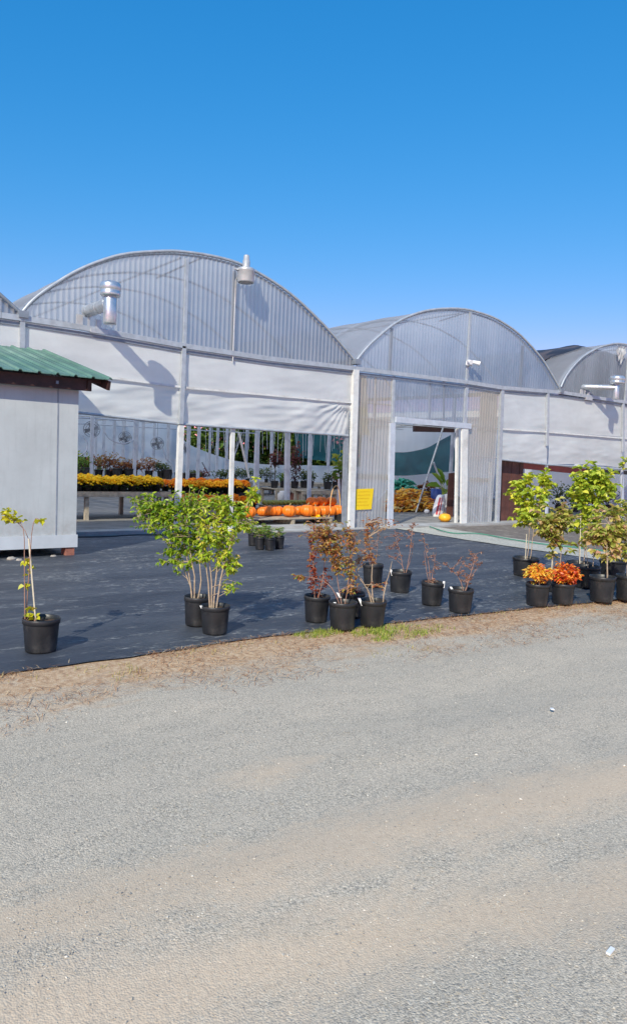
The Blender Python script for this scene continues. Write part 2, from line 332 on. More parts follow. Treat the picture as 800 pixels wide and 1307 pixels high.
def cloth_mat():
    m, t, out = newmat('woven_ground_cloth'); v = coords(t)
    n1 = noi(t, coords(t, (.35, 1.3, 1), (0, 0, R(-6))), 1.6, 6, .65, .6); n2 = noi(t, coords(t, (.45, 1.9, 1), (0, 0, R(-5))), 1.5, 7, .72, .8); n3 = noi(t, coords(t, (1, 2.2, 1)), 9, 6, .75)
    c = ramp(t, n1, [(.25, (.026, .031, .044)), (.5, (.044, .051, .068)), (.75, (.075, .083, .102))])
    c = mixc(t, ramp(t, noi(t, coords(t, (.6, 1.1, 1)), 1.3, 7, .7, .6), [(.5, (0, 0, 0)), (.74, (.6, .6, .6))]), c, (.105, .112, .128))
    wvn = nd(t, 'ShaderNodeTexWave', Scale=60.); wvn.bands_direction = 'X'; t.links.new(v, wvn.inputs['Vector'])
    dust = math_(t, 'MULTIPLY', ramp(t, n2, [(.49, (0, 0, 0)), (.56, (1, 1, 1))]), ramp(t, n3, [(.5, (0, 0, 0)), (.66, (.75, .75, .75))]))
    c = mixc(t, dust, c, (.42, .41, .39))
    sp = t.nodes.new('ShaderNodeSeparateXYZ'); t.links.new(v, sp.inputs[0])
    ln = math_(t, 'PINGPONG', sp.outputs[1], .15); lf = ramp(t, ln, [(.0, (.35, .35, .35)), (.035, (0, 0, 0))])
    c = mixc(t, math_(t, 'MULTIPLY', lf, .12), c, (.11, .12, .14))
    p = nd(t, 'ShaderNodeBsdfPrincipled', Roughness=.5); p.inputs['Specular IOR Level'].default_value = .55
    t.links.new(c, p.inputs['Base Color'])
    t.links.new(ramp(t, n3, [(.3, (.42,)*3), (.7, (.68,)*3)]), p.inputs['Roughness'])
    wv = nd(t, 'ShaderNodeTexWave', Scale=3.2, Distortion=6., Detail=4.); wv.bands_direction = 'Y'; t.links.new(coords(t, (.35, 1, 1), (0, 0, R(-10))), wv.inputs['Vector'])
    h = math_(t, 'ADD', math_(t, 'MULTIPLY', n1, 1.6), math_(t, 'MULTIPLY', n3, .35))
    t.links.new(bump(t, h, .30, .02), p.inputs['Normal']); t.links.new(p.outputs[0], out.inputs[0]); return m
def edge(x): return -6.86+.05*noise.noise((x*.9, 0, 5))+.02*noise.noise((x*4, 0, 9)) - max(0, x+7.6)*.085 + max(0, -x-9.6)*(-.02)
g = MB()
X0, X1 = -22., -.50
def cf(a, b):
    x = X0+(X1-X0)*a; y0 = edge(x); y = y0+(.12-y0)*b
    r = .009*noise.noise((x*.8, y*3., 1))+.005*noise.noise((x*2.5, y*9, 4))
    e = min(1, b*25)
    return (x, y, .008+max(-.003, r)*e + .005)
g.grid(cf, 430, 160)
tag(g.build('ground_cloth', cloth_mat()), 'dark blue-black woven ground cloth in front of the greenhouse', 'ground cover', kind='structure')
g = MB()
def gp(a, b):
    y = -9.0+(9.1)*b; x = -.62+.06*noise.noise((0, y*1.5, 2))+(1.25+.1*noise.noise((3, y*1.2, 2)))*a+.35*max(0, (-y-3)/6)
    return (x, y, .022+.012*noise.noise((x*3, y*3, 7))*(1 if 0 < a < 1 else 0))
g.grid(gp, 14, 90)
tag(g.build('gravel_path', simple('pale_gravel', (.50, .48, .42), .9, 0, .35, 30, .9, (.32, .3, .25))), 'pale gravel path from the greenhouse door', 'path', kind='structure')
g = MB(); g.grid(lambda a, b: (.5+14*a, -6.6+6.7*b, .012+.006*noise.noise((a*30, b*20, 1))), 40, 30)
tag(g.build('dirt_strip', simple('brown_dirt', (.17, .14, .12), .95, 0, .35, 9, .8, (.3, .27, .22))), 'brown dirt beside the path', 'ground', kind='structure')
# interior floor slab with its front kerb
g = MB(); g.box((-15, .22, -.02), (12.2, 16.0, .035)); tag(g.build('greenhouse_floor', mt['floor']), 'dusty grey floor inside the greenhouse', 'floor', kind='structure')
g = MB(); g.box((-8.4, .10, -.02), (-1.3, .40, .085)); g.box((-3.6, -.25, -.02), (-1.25, .098, .032))
tag(g.build('kerb', mt['conc']), 'low pale concrete kerb along the greenhouse front', 'kerb', kind='structure')
g = MB(); g.box((-.75, -.32, -.02), (5.2, .218, .05)); tag(g.build('door_threshold', mt['conc']), 'worn concrete threshold at the greenhouse door', 'threshold', kind='structure')

# pebbles, straw, grass: uncountable stuff
g = MB()
oct_f = [(0, 2, 4), (2, 1, 4), (1, 3, 4), (3, 0, 4), (2, 0, 5), (1, 2, 5), (3, 1, 5), (0, 3, 5)]
def pebble(x, y, r, tint):
    a = random.uniform(0, 6.28); ca, sa = math.cos(a), math.sin(a); rx = r*random.uniform(.8, 1.4); ry = r*random.uniform(.6, 1); rz = r*random.uniform(.4, .75); z = hgt(x, y)+rz*.35
    P = [(rx, 0, 0), (-rx, 0, 0), (0, ry, 0), (0, -ry, 0), (rx*.2, 0, rz), (0, 0, -rz)]
    g.add([(x+px*ca-py*sa, y+px*sa+py*ca, z+pz) for px, py, pz in P], oct_f, tint)
for i in range(42000):
    dd = 1.6+6.5*random.random()**1.25; an = YAW+random.uniform(-.5, .5); x = CAM.x+dd*math.sin(an); y = CAM.y+dd*math.cos(an)
    if y > edge(x)-.02: continue
    k = noise.noise((x*.6, y*2.2, 4))
    if k < random.uniform(-.5, .35): continue
    pebble(x, y, random.uniform(.0018, .0045)*(1.5 if random.random() < .08 else 1), min(1, max(0, random.gauss(.5, .24))))
for i in range(22):
    x = random.uniform(-11, -4); y = random.uniform(-10.5, -7.3); pebble(x, y, random.uniform(.006, .011), 1)
tag(g.build('loose_gravel', L_peb), 'loose grey stones scattered over the yard', 'gravel', kind='stuff')
g = MB()
def strand(x, y, L, z=0., tint=.5):
    a = random.uniform(0, 6.28); d = Vector((math.cos(a), math.sin(a), random.uniform(-.02, .12))); p = Vector((x, y, hgt(x, y)+z+.003)); n = Vector((-math.sin(a), math.cos(a), 0))*.0016
    m = p+d*L*.5+Vector((0, 0, .006)); e = p+d*L
    g.add([p-n, p+n, m+n, m-n, e], [(0, 1, 2, 3), (3, 2, 4)], tint)
for i in range(13000):
    x = random.uniform(-10.9, -1.5); q = random.random()**1.5; y = edge(x)+.03-q*1.05
    if noise.noise((x*1.1, y*2.2, 9))+.45*(1-q)+(.14 if x > -9.2 else -.12) < random.uniform(-.1, .5): continue
    strand(x, y, random.uniform(.03, .11), random.uniform(0, .01), random.random())
tag(g.build('dry_straw', L_straw), 'dry brown pine straw along the edge of the ground cloth', 'straw', kind='stuff')
def blades(name, spots, label, mat, hh=(.02, .065)):
    global g; g = MB()
    for (cx, cy, rx, ry, n) in spots:
        for i in range(n):
            a = random.uniform(0, 6.28); q = math.sqrt(random.random()); x = cx+rx*q*math.cos(a); y = cy+ry*q*math.sin(a)
            if noise.noise((x*9, y*9, 2)) < random.uniform(-.35, .35): continue
            h = random.uniform(*hh)*(1.15-q*.6); la = random.uniform(0, 6.28); l = Vector((math.cos(la), math.sin(la), 0))*h*random.uniform(.2, .9); nn = Vector((-math.sin(la), math.cos(la), 0))*.0022
            p = Vector((x, y, hgt(x, y)-.003)); m = p+l*.4+Vector((0, 0, h*.7)); e = p+l+Vector((0, 0, h))
            g.add([p-nn, p+nn, m+nn*.7, m-nn*.7, e], [(0, 1, 2, 3), (3, 2, 4)], random.random())
    return tag(g.build(name, mat), label, 'grass', kind='stuff')
blades('grass', [(-7.66, -6.93, .30, .10, 1000), (-7.22, -7.12, .2, .20, 900), (-6.95, -7.15, .38, .2, 1500), (-6.55, -7.22, .25, .12, 300)], 'bright green grass tufts at the edge of the ground cloth', L_grass)
blades('sparse_weeds', [(-9.5, -7.15, .16, .22, 240), (-9.9, -7.0, .3, .1, 60), (-8.6, -7.0, .6, .1, 160), (-5.6, -7.1, .5, .1, 160), (-4.2, -7.2, .8, .15, 200), (-7.3, -7.6, .4, .12, 140), (-10.3, -6.95, .5, .1, 80)], 'thin yellowing weeds scattered along the dry verge', leafmat('weed', [(0, (.3, .3, .08)), (1, (.6, .5, .22))]), (.015, .05))
def tag_litter(u, v, L, w_, rz, label):
    p = G(u, v); b = MB(p); b.box((p.x-L/2, p.y-w_/2, p.z), (p.x+L/2, p.y+w_/2, p.z+.006)); o = b.build('litter', mt['tagw']); o.location = p+Vector((0, 0, .003)); o.rotation_euler = (0.05, 0.03, rz); tag(o, label, 'litter')
tag_litter(778, 1216, .042, .014, .2, 'small white scrap lying on gravel at right front corner')
tag_litter(704, 906, .03, .02, .9, 'tiny white scrap on gravel farther from the camera')
tag_litter(73, 769, .075, .02, -.2, 'white plant tag fallen on dark cloth beside leftmost pot')

# ------------------------------------------------------------------ greenhouse
GH = thing('greenhouse', (-1.7, 0, 0), 'connected arched greenhouse with corrugated plastic gables, white curtains and open front', 'greenhouse')
O = Vector((-1.7, 0, 0))
def GM(): return MB(O)
def interp(pts, n):
    "resample polyline (tuples) by Catmull-Rom"
    P = [Vector(p) for p in pts]; out = []
    for i in range(n+1):
        s = i/n*(len(P)-1); k = min(int(s), len(P)-2); t = s-k
        p0 = P[max(k-1, 0)]; p1 = P[k]; p2 = P[k+1]; p3 = P[min(k+2, len(P)-1)]
        out.append(.5*((2*p1)+(-p0+p2)*t+(2*p0-5*p1+4*p2-p3)*t*t+(-p0+3*p1-3*p2+p3)*t**3))
    return out
LEN = 16.
beampx = [(0, 403), (28.6, 407), (100, 418), (234, 442), (340, 458), (450, 470.5), (593, 488), (637, 495), (713.7, 501), (795, 513.5)]
beam = [W(*q) for q in beampx]
beam = [Vector((-15, 0, beam[0].z))]+beam+[Vector((12.2, 0, beam[-1].z))]
def bz(x):
    for a, b in zip(beam, beam[1:]):
        if a.x <= x <= b.x: return a.z+(b.z-a.z)*(x-a.x)/(b.x-a.x)
    return beam[-1].z
A1 = [(-8.25, 0, 3.47)]+[W(u, v) for u, v in [(42, 384), (65, 366.6), (97.5, 347), (130, 333.5), (162.5, 325), (208, 321.8), (234, 322.7), (270, 328), (305, 337.8), (340, 356), (375, 380.5), (410, 413.8), (431, 436.5)]]+[(-1.70, 0, 3.46)]
A2 = [(-1.66, 0, 3.46)]+[W(u, v) for u, v in [(461, 451), (475, 436), (502.5, 413.5), (530, 400.8), (557.5, 395.2), (590.5, 395.3), (620, 403), (640, 412.6), (662.5, 428.8), (687.5, 456), (700, 475)]]+[(5.22, 0, 3.5)]
h3 = [(5.27, 0, 3.53)]+[W(u, v) for u, v in [(720, 481), (730, 467.5), (740, 457.5), (750, 450.5), (762.5, 444), (775, 440.5), (787.5, 438.9)]]
A3 = h3+[Vector((8.5, 0, 4.98))]+[Vector((17.0-p[0], 0, p[2])) for p in reversed(h3)]
A0 = [Vector((p[0]-6.58, 0, p[2])) for p in A1]
arches = [interp(a, 44) for a in (A0, A1, A2, A3)]
mt['gable0'] = mt['gable']
corr = lambda x: .032*max(0, math.cos(2*math.pi*x/.090))**2.5
for k, arch in enumerate(arches):
    # roof skin
    b = GM(); n = len(arch)
    segs = [0, .25, 1.2, 3, 6, 9, 12, LEN]
    cx = (arch[0].x+arch[-1].x)/2
    def rf(i, y):
        p = arch[i]; sag = (1-.010*abs(math.sin(y*2.1)))  if 0 < y < LEN else 1
        return (cx+(p.x-cx)*1.004, y, p.z*1. + .012 - (.02*math.sin(y/1.5*math.pi)**2 if y > .3 else 0))
    if k < 3:
        ny = 33; yv = [-.06]+[LEN*j/ny for j in range(1, ny+1)]
        b.add([rf(i, y) for y in yv for i in range(n)], [(j*n+i, j*n+i+1, (j+1)*n+i+1, (j+1)*n+i) for j in range(len(yv)-1) for i in range(n-1)], .5, True)
        b.build('roof', mt['roof'], GH, 'smoky white curved plastic film roof')
    else:
        yv = [-.06, .3, .6, .9, 1.1]
        b.add([rf(i, y) for y in yv for i in range(n)], [(j*n+i, j*n+i+1, (j+1)*n+i+1, (j+1)*n+i) for j in range(len(yv)-1) for i in range(n-1)], .5, True)
        b.build('roof', mt['roof'], GH, 'front strip of white film roof ahead of black cover')
        b = GM(); yv = [4.35+(LEN-4.35)*j/12 for j in range(13)]
        b.add([rf(i, y) for y in yv for i in range(n)], [(j*n+i, j*n+i+1, (j+1)*n+i+1, (j+1)*n+i) for j in range(len(yv)-1) for i in range(n-1)], .5, True)
        b.build('roof', mt['roof'], GH, 'film roof behind the black cover')
        b = GM(); yv = [1.0+3.4*j/14 for j in range(15)]  # cover cut short out of view so light reaches the doorway sheet
        def rb(i, y):
            p = Vector(rf(i, y)); nn = noise.noise((i*.25, y*.9, 3)); return (p.x, p.y+(.35*math.sin(i*.35)+.2*nn if y == 1.0 else 0), p.z+.04+.07*max(0, nn))
        b.add([rb(i, y) for y in yv for i in range(n)], [(j*n+i, j*n+i+1, (j+1)*n+i+1, (j+1)*n+i) for j in range(len(yv)-1) for i in range(n-1)], .5, True)
        b.build('roof_cover', mt['roofblack'], GH, 'loose black cover over rightmost roof')
    # gable sheet with real corrugation
    b = GM(); x0 = arch[0].x; x1 = arch[-1].x; vs = []; m = int((x1-x0)/.0105)
    def az(x):
        for p, q in zip(arch, arch[1:]):
            if p.x <= x <= q.x and q.x > p.x: return p.z+(q.z-p.z)*(x-p.x)/(q.x-p.x)
        return arch[0].z
    for i in range(m+1):
        x = x0+.02+(x1-x0-.04)*i/m; y = -corr(x)*(1 if k < 2 else .5); zt = max(az(x)-.01, bz(x)+.05)
        vs += [(x, y, bz(x)+.03), (x, y, zt)]
    b.add(vs, [(2*i, 2*i+2, 2*i+3, 2*i+1) for i in range(m)], .5, True)
    b.build('gable_sheet', mt['gable'] if k < 2 else mt['gable2'], GH)
    # edge trim and hoops
    b = GM(); b.tube([(p.x, -.035, p.z+.01) for p in arch], .028, 6); b.tube([(p.x, .06, p.z-.02) for p in arch], .022, 6); b.build('gable_rim', mt['galv'] if k else mt['galvdark'], GH)
    for y in ([1.8, 3.6, 6, 9, 12]):
        b = GM(); b.tube([(cx+(p.x-cx)*.992, y, p.z-.04) for p in arch[::2]], .022, 6); b.build('roof_hoop', mt['white_grey'], GH)
    # wires / purlins under the roof
    b = GM()
    b.tube([(arch[22].x, .1, arch[22].z-.07), (arch[22].x, LEN-.1, arch[22].z-.07)], .018, 5)
    b.build('ridge_purlin', mt['white_grey'], GH)
# dark seam behind gable: centre uprights and cross truss on bays
def rod(name, a, b_, r=.02, mat='galv', n=6, box=None, label=None):
    b = GM()
    if box: b.bar(a, b_, box[0], box[1])
    else: b.tube([a, b_], r, n)
    return b.build(name, mt[mat], GH, label)
for u, v0, v1 in ((234, 330, 442), (593, 398, 488), (795, 442, 513)):
    a = W(u, v0); c = W(u, v1); rod('gable_upright', (c.x, -.045, c.z), (c.x, -.045, a.z), mat='galv', box=(.06, .04))
for u, v0, v1 in ((298, 345, 452), (665, 440, 498), (499, 418, 476)):
    a = W(u, v0); c = W(u, v1); rod('gable_upright', (c.x, .06, c.z), (c.x, .06, a.z), mat='galvdark', box=(.05, .05))
rod('gable_stay', W(200, 355, .15), W(262, 327, .15), .015, 'galvdark'); rod('gable_stay', W(560, 410, .15), W(598, 398, .15), .015, 'galvdark')
# front beam
b = GM()
for p, q in zip(beam, beam[1:]): b.bar(p+Vector((0, -.05, 0)), q+Vector((.004, -.05, 0)), .07, .085)
b.build('front_beam', mt['galv'], GH)
b = GM()
for p, q in zip(beam, beam[1:]): b.bar(p+Vector((0, -.02, -.09)), q+Vector((.004, -.02, -.09)), .04, .05)
b.build('curtain_rail', mt['galvdark'], GH)
for x in (-8.25, -1.68, 5.24): # gutters
    b = GM(); b.bar((x, -.12, 3.44), (x, LEN, 3.44), .14, .10); b.build('gutter', mt['galvdark'], GH)

def post(utop, vtop, ubot, vbot, wpx, mat='galv', y=-.03, dep=.07, name='post', zb=None, label=None):
    a = W(utop, vtop, y); c = W(ubot, vbot, y)
    z0 = max(0.0, c.z) if zb is None else zb
    s = wpx/ppm(c); b = GM(); b.bar((c.x, y, z0), (a.x, y, a.z), s, dep, (0, 1, 0)); return b.build(name, mt[mat], GH, label)
post(29, 410, 27, 560, 6, 'galv', -.05, .05, zb=1.9)
post(235, 442, 231, 545, 5.5, 'galv', -.06, .05, zb=1.95)
post(231, 543, 226.5, 655, 6.5, 'white', -.03, .09, zb=0, label='thick white post below left curtain')
post(297, 545, 294.5, 655, 5, 'white', .05, .06, zb=0)
post(367, 552, 366, 655, 5.5, 'white_grey', 2.4, .1, zb=.03)
post(396, 556, 394, 650, 4, 'white_grey', 3.6, .08, zb=.03)
post(329, 550, 328, 640, 3.6, 'white_grey', 6, .08, zb=.03)
post(443.5, 475, 439, 672, 6, 'galvdark', .03, .07, zb=0)
post(453.5, 472, 447.5, 674, 8.5, 'white', -.06, .08, zb=0, label='white corner post left of the yellow sign')
post(502, 480, 498, 675, 4, 'galv', .0, .05, zb=.05)
post(500.5, 540, 497, 675, 8, 'white_grey', -.04, .06, zb=.05, name='door_jamb')
post(595, 490, 592, 545, 5, 'galv', -.01, .05, zb=2.3)
post(592.5, 545, 590.5, 675, 11, 'white', -.06, .05, zb=.05, name='door_jamb')
post(583, 547, 581, 675, 3.5, 'white', .10, .05, zb=.05, name='door_jamb')
post(640, 497, 633.5, 672, 5.5, 'galv', -.03, .07, zb=0)
post(698.5, 502, 696, 594, 4, 'galv', -.06, .05, zb=2.0); post(697, 594, 696, 680, 3.5, 'white_grey', .1, .05, zb=0)
post(794.5, 515, 793, 596, 4, 'galv', -.06, .05, zb=1.98); post(793, 596, 792, 690, 4, 'white_grey', .1, .05, zb=0)
# header over the door
a = W(502, 535.5); c = W(597, 544); b = GM(); b.bar((a.x, -.07, a.z), (c.x, -.07, c.z), .06, .12); b.build('door_header', mt['white_grey'], GH)

def panel(name, quad, mat, y=0., ribs=True):
    "corrugated sheet between four pixels: top-left, top-right, bottom-right, bottom-left"
    tl, tr, br, bl = [W(u, v, y) for u, v in quad]; b = GM(); x0, x1 = tl.x, tr.x; m = int((x1-x0)/.0105); vs = []
    for i in range(m+1):
        k = i/m; x = x0+(x1-x0)*k; yy = y-(corr(x)*.4 if ribs else 0); zt = tl.z+(tr.z-tl.z)*k; zb_ = max(.02, bl.z+(br.z-bl.z)*k)
        vs += [(x, yy, zb_), (x, yy, zt)]
    b.add(vs, [(2*i, 2*i+2, 2*i+3, 2*i+1) for i in range(m)], .5, True); return b.build(name, mt[mat], GH)
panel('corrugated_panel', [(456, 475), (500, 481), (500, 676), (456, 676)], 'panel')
panel('corrugated_panel', [(505, 481), (594, 491), (594, 541), (505, 534)], 'gable2')
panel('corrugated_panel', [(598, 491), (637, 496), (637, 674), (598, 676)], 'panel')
for q in (((458, 513), (499, 517)), ((458, 532), (499, 539)), ((597, 543), (637, 547)), ((600, 582), (634, 584))):
    rod('panel_rail', W(*q[0], .05), W(*q[1], .05), .018, 'white_grey')
rod('panel_rail', W(456, 608, .06), W(494, 609, .06), mat='wood', box=(.04, .12)); rod('panel_rail', W(599, 612, .06), W(622, 613, .06), mat='wood', box=(.04, .1))
rod('brace', W(455, 668, .2), W(492, 627, .2), .02, 'white_grey'); rod('brace', W(598, 648, .2), W(618, 675, .2), .02, 'white_grey'); rod('brace', W(472, 560, .3), W(498, 590, .3), .015, 'white_grey')
rod('upright', W(548, 484, .05), W(548, 538, .05), mat='white_grey', box=(.05, .04)); rod('upright', W(566, 487, .05), W(566, 540, .05), mat='galvdark', box=(.03, .03)); rod('upright', W(479, 480, .08), W(478, 538, .08), mat='white_grey', box=(.03, .03))
rod('upright', W(625, 590, .1), W(624, 672, .1), mat='white', box=(.07, .05)); rod('upright', W(614, 590, .1), W(613, 672, .1), mat='white_grey', box=(.03, .05))

def curtain(quad, wr=.02, seed=0, nu=90, nv=40, y=-.01, fan=None, mat='curtain', name='curtain', sag=0., label=None):
    tl, tr, br, bl = [W(u, v, y) for u, v in quad]; b = GM()
    def f(a, c):
        p = (tl*(1-a)+tr*a)*(1-c)+(bl*(1-a)+br*a)*c
        e = math.sin(math.pi*min(1, max(0, a)))**.4 if 0 < a < 1 else 0
        d = .7*wr*(noise.noise((p.x*1.2+seed, p.z*3.0, seed))*1.3+.5*noise.noise((p.x*1.5+p.z*5, p.z*9-p.x*2., seed+3)))
        if fan:
            fx, fz, fs = fan; an = math.atan2(p.z-fz, p.x-fx); rr = math.hypot(p.x-fx, p.z-fz); d += .28*fs*wr*math.sin(an*34+noise.noise((p.x*3, p.z*3, 1))*2)*math.exp(-rr*1.1)
        d *= min(1, c*6)*min(1, (1-c)*9+.3)
        return (p.x, p.y-abs(d)*.2+d*.9-.015*math.sin(c*math.pi), p.z-sag*math.sin(a*math.pi)*c)
    b.grid(f, nu, nv); return b.build(name, mt[mat], GH, label)
# bay 1: upper and lower curtain
def LW(u, v): return (u, v)
curtain([(0, 405), (233, 444.5), (232, 493.5), (0, 463)], .014, 1, 120, 30)
curtain([(235, 445), (451, 472.5), (447, 513), (234, 494)], .016, 2, 110, 30, fan=(-1.7, 3.3, .8))
curtain([(0, 464), (232, 494.5), (231, 541), (0, 515)], .05, 3, 150, 40, y=.0)
curtain([(234, 495), (447, 514), (442.5, 555.5), (233, 541.5)], .055, 4, 150, 50, y=.0, fan=(-1.75, 2.75, 1.6))
# bay 3
curtain([(641, 497), (697, 501), (697, 550.5), (639, 547)], .02, 5, 60, 30, fan=(3.0, 3.3, .8)); curtain([(699.5, 502), (793, 515), (793, 557.5), (699, 551)], .016, 6, 80, 30)
curtain([(639, 548), (697, 552), (697, 592.5), (638, 586)], .03, 7, 60, 30, y=.0); curtain([(699, 552), (793, 559), (793, 597), (699, 592.8)], .03, 8, 80, 30, y=.0, sag=-.05)
curtain([(796, 516), (850, 523), (850, 563), (796, 559)], .016, 9, 40, 20); curtain([(796, 560), (850, 564), (850, 601), (796, 597)], .03, 10, 40, 20, y=.0)
for (u0, v0), (u1, v1) in (((0, 463.5), (233, 494.5)), ((233, 494.5), (448, 514)), ((639, 547.5), (698, 551.5)), ((698, 551.5), (850, 564))):
    a = W(u0, v0); c = W(u1, v1); rod('curtain_batten', (a.x, -.045, a.z), (c.x, -.045, c.z), mat='white', box=(.03, .035))
for (u0, v0), (u1, v1) in (((0, 515.5), (231, 541.5)), ((231, 541.5), (443, 556)), ((638, 586.5), (697, 593)), ((697, 593), (850, 602))):
    a = W(u0, v0); c = W(u1, v1); b = GM(); b.tube([(a.x, -.02, a.z), (c.x, -.02, c.z)], .022, 8); b.build('curtain_roll', mt['galv'], GH)
# rags of film behind the clear panels
def rag(quad, y, mat, seed, wr=.05, parent=GH, off=O, name='film_rag', nu=16, nv=30, label=None):
    tl, tr, br, bl = [W(u, v, y) for u, v in quad]; b = MB(off)
    def f(a, c):
        p = (tl*(1-a)+tr*a)*(1-c)+(bl*(1-a)+br*a)*c
        return (p.x+.05*noise.noise((c*5, a, seed)), p.y+wr*noise.noise((p.x*6, p.z*1.3, seed)), p.z+.03*noise.noise((p.x*9, seed, 2))*c)
    b.grid(f, nu, nv); return b.build(name, mt[mat], parent, label)
rag([(455, 477), (468, 478), (467, 520), (454, 519)], .12, 'ragw', 1); rag([(454, 519), (468, 520), (471, 556), (453, 555)], .12, 'rag', 2)
rag([(613, 500), (634, 497), (633, 545), (609, 545)], .12, 'ragw', 3); rag([(609, 546), (633, 546), (631, 582), (608, 584)], .12, 'ragw', 4, .08)
# interior walls / sheets (hang from the frame)
def polysheet(top, bottom, y, mat, name, wr=.08, seed=0, nu=80, nv=24, label=None, floor=True):
    T = interp([W(u, v, y) for u, v in top], nu); Bm = interp([W(u, v, y) for u, v in bottom], nu) if bottom else [Vector((p.x, y, .05)) for p in T]
    b = GM(); vs = []
    for j in range(nv+1):
        for i in range(nu+1):
            p = T[i].lerp(Bm[i], j/nv); vs.append((p.x, p.y+wr*noise.noise((p.x*.9, p.z*2.1, seed)), max(.04, p.z)))
    b.add(vs, [(j*(nu+1)+i, j*(nu+1)+i+1, (j+1)*(nu+1)+i+1, (j+1)*(nu+1)+i) for j in range(nv) for i in range(nu)], .5, True)
    return b.build(name, mt[mat], GH, label)
polysheet([(60, 500), (140, 500), (228, 505)], [(60, 582), (140, 584), (228, 586)], 15.9, 'sheet', 'back_sheet', label='upper white back wall sheet')
polysheet([(136, 584), (180, 584), (228, 586)], None, 15.85, 'sheet', 'back_sheet')
polysheet([(226, 552), (240, 566), (262, 576), (300, 588), (345, 593), (400, 594), (470, 596)], None, 15.9, 'sheet', 'back_sheet', label='back wall sheet with sloping top edge')
polysheet([(470, 550), (520, 546), (600, 548), (670, 560)], None, 8.6, 'sheetbright', 'hanging_sheet', label='bright white sheet behind the teal shade cloth')
polysheet([(498, 577), (520, 577), (543, 572), (560, 564), (580, 552)], [(498, 607), (520, 607), (545, 604.5), (580, 601.5)], 7.9, 'teal', 'shade_cloth', .1, 4, label='dark teal shade cloth sagging inside the doorway')
polysheet([(376, 548), (410, 550), (448, 553)], [(376, 582), (410, 588), (448, 590)], 11.5, 'teal', 'shade_cloth', .2, 8, label='dark teal shade cloth under the right end of left curtain')
polysheet([(672, 590), (730, 594), (850, 602)], None, 3.2, 'sheet', 'hanging_sheet', .1, 6)
for x in (12.2, -15.04):
    b = GM(); b.box((x, 0.05, 0), (x+.04, LEN, 3.62)); b.build('side_wall', mt['sheet'], GH)
for arch in arches:
    b = GM(); n = len(arch); b.add([(p.x, LEN-.02, 3.3) for p in arch]+[(p.x, LEN-.02, p.z) for p in arch], [(i, i+1, n+i+1, n+i) for i in range(n-1)]); b.build('back_gable_sheet', mt['sheet'], GH)
# brown timber wall right of the doorway
def timber(quad, y, seed=0):
    tl, tr, br, bl = [W(u, v, y) for u, v in quad]; b = GM(); n = max(3, int((tr.x-tl.x)/.14))
    for i in range(n):
        a = i/n; c = (i+1)/n; x0 = tl.x+(tr.x-tl.x)*a+.004; x1 = tl.x+(tr.x-tl.x)*c-.004
        b.box((x0, y-random.uniform(0, .012), .03), (x1, y+.03, tl.z+(tr.z-tl.z)*a), random.random())
    return b
m_t = simple('red_brown_timber', (.11, .042, .03), .65, 0, .5, 4, .3, (.06, .025, .02))
timber([(638, 585), (668, 589), (668, 676), (638, 676)], .22).build('timber_wall', m_t, GH, 'reddish brown board wall right of the clear panel')
timber([(573, 604), (581, 603), (581, 672), (573, 672)], 1.5).build('timber_wall', m_t, GH, 'narrow brown board wall seen in the doorway')
a = W(664, 594, .5); c = W(745, 602, .5); b = GM(); b.bar(a, c, .1, .16); b.build('timber_beam', simple('dull_red_board', (.28, .06, .05), .6), GH); b = GM()
a = W(735, 600, .8); c = W(850, 606, .8); b.bar(a, c, .1, .12); b.build('timber_beam', mt['dark'], GH)
a = W(555, 541, 3.); c = W(578, 547, 3.); b = GM(); b.bar(W(528, 546, 3.5), c, .2, .22); b.build('heater_duct', mt['fascia'], GH)
# interior frame
for x in (-8.25, -1.68, 5.24):
    for y in (3.6, 7.2, 10.8, 14.4): 
        b = GM(); b.box((x-.04, y-.04, .03), (x+.04, y+.04, 3.38)); b.build('interior_post', mt['white_grey'], GH)
for u, v, y in ((118, 548, 9), (158, 548, 14), (133, 548, 15), (240, 560, 14), (290, 562, 12), (347, 565, 10), (420, 565, 9), (173, 550, 9), (215, 560, 11), (146, 560, 13), (254, 560, 9), (278, 562, 13), (315, 570, 13), (197, 560, 15), (183, 560, 12), (268, 570, 14.8)):
    p = W(u, v, y); b = GM(); b.box((p.x-.045, y-.03, .03), (p.x+.045, y+.03, 3.3)); b.build('interior_post', mt['white_grey'], GH)
for y, z in ((4.8, 2.62), (7.2, 2.5), (9.6, 2.42), (11, 2.3), (12.5, 2.36), (14.4, 2.2)):
    rod('hanging_rail', (-8.2, y, z), (5.2, y, z+.05), .022, 'white_grey')
for i in range(15):
    x = -7.8+i*.9; rod('irrigation_pipe', (x, 1.0, 2.45+.05*(i % 3)), (x+1.0, 15, 2.40+.05*(i % 2)), .017, 'white')
for i in range(9):
    y = 2.4+i*1.45; rod('cross_wire', (-8.1, y, 2.36+.07*(i % 3)), (5.1, y+.3, 2.42), .011, 'white')
rod('brace', W(305, 552, 4), W(318, 610, 4), .03, 'white'); rod('brace', W(309, 552, 6), W(283, 632, 6), .022, 'galvdark')
rod('brace', W(553, 590, 3), W(566, 628, 3), .028, 'white_grey'); rod('brace', W(565, 546, 2.8), W(530, 655, 2.8), .028, 'galv'); rod('brace', W(258, 590, 10), W(268, 608, 10), .02, 'galvdark')
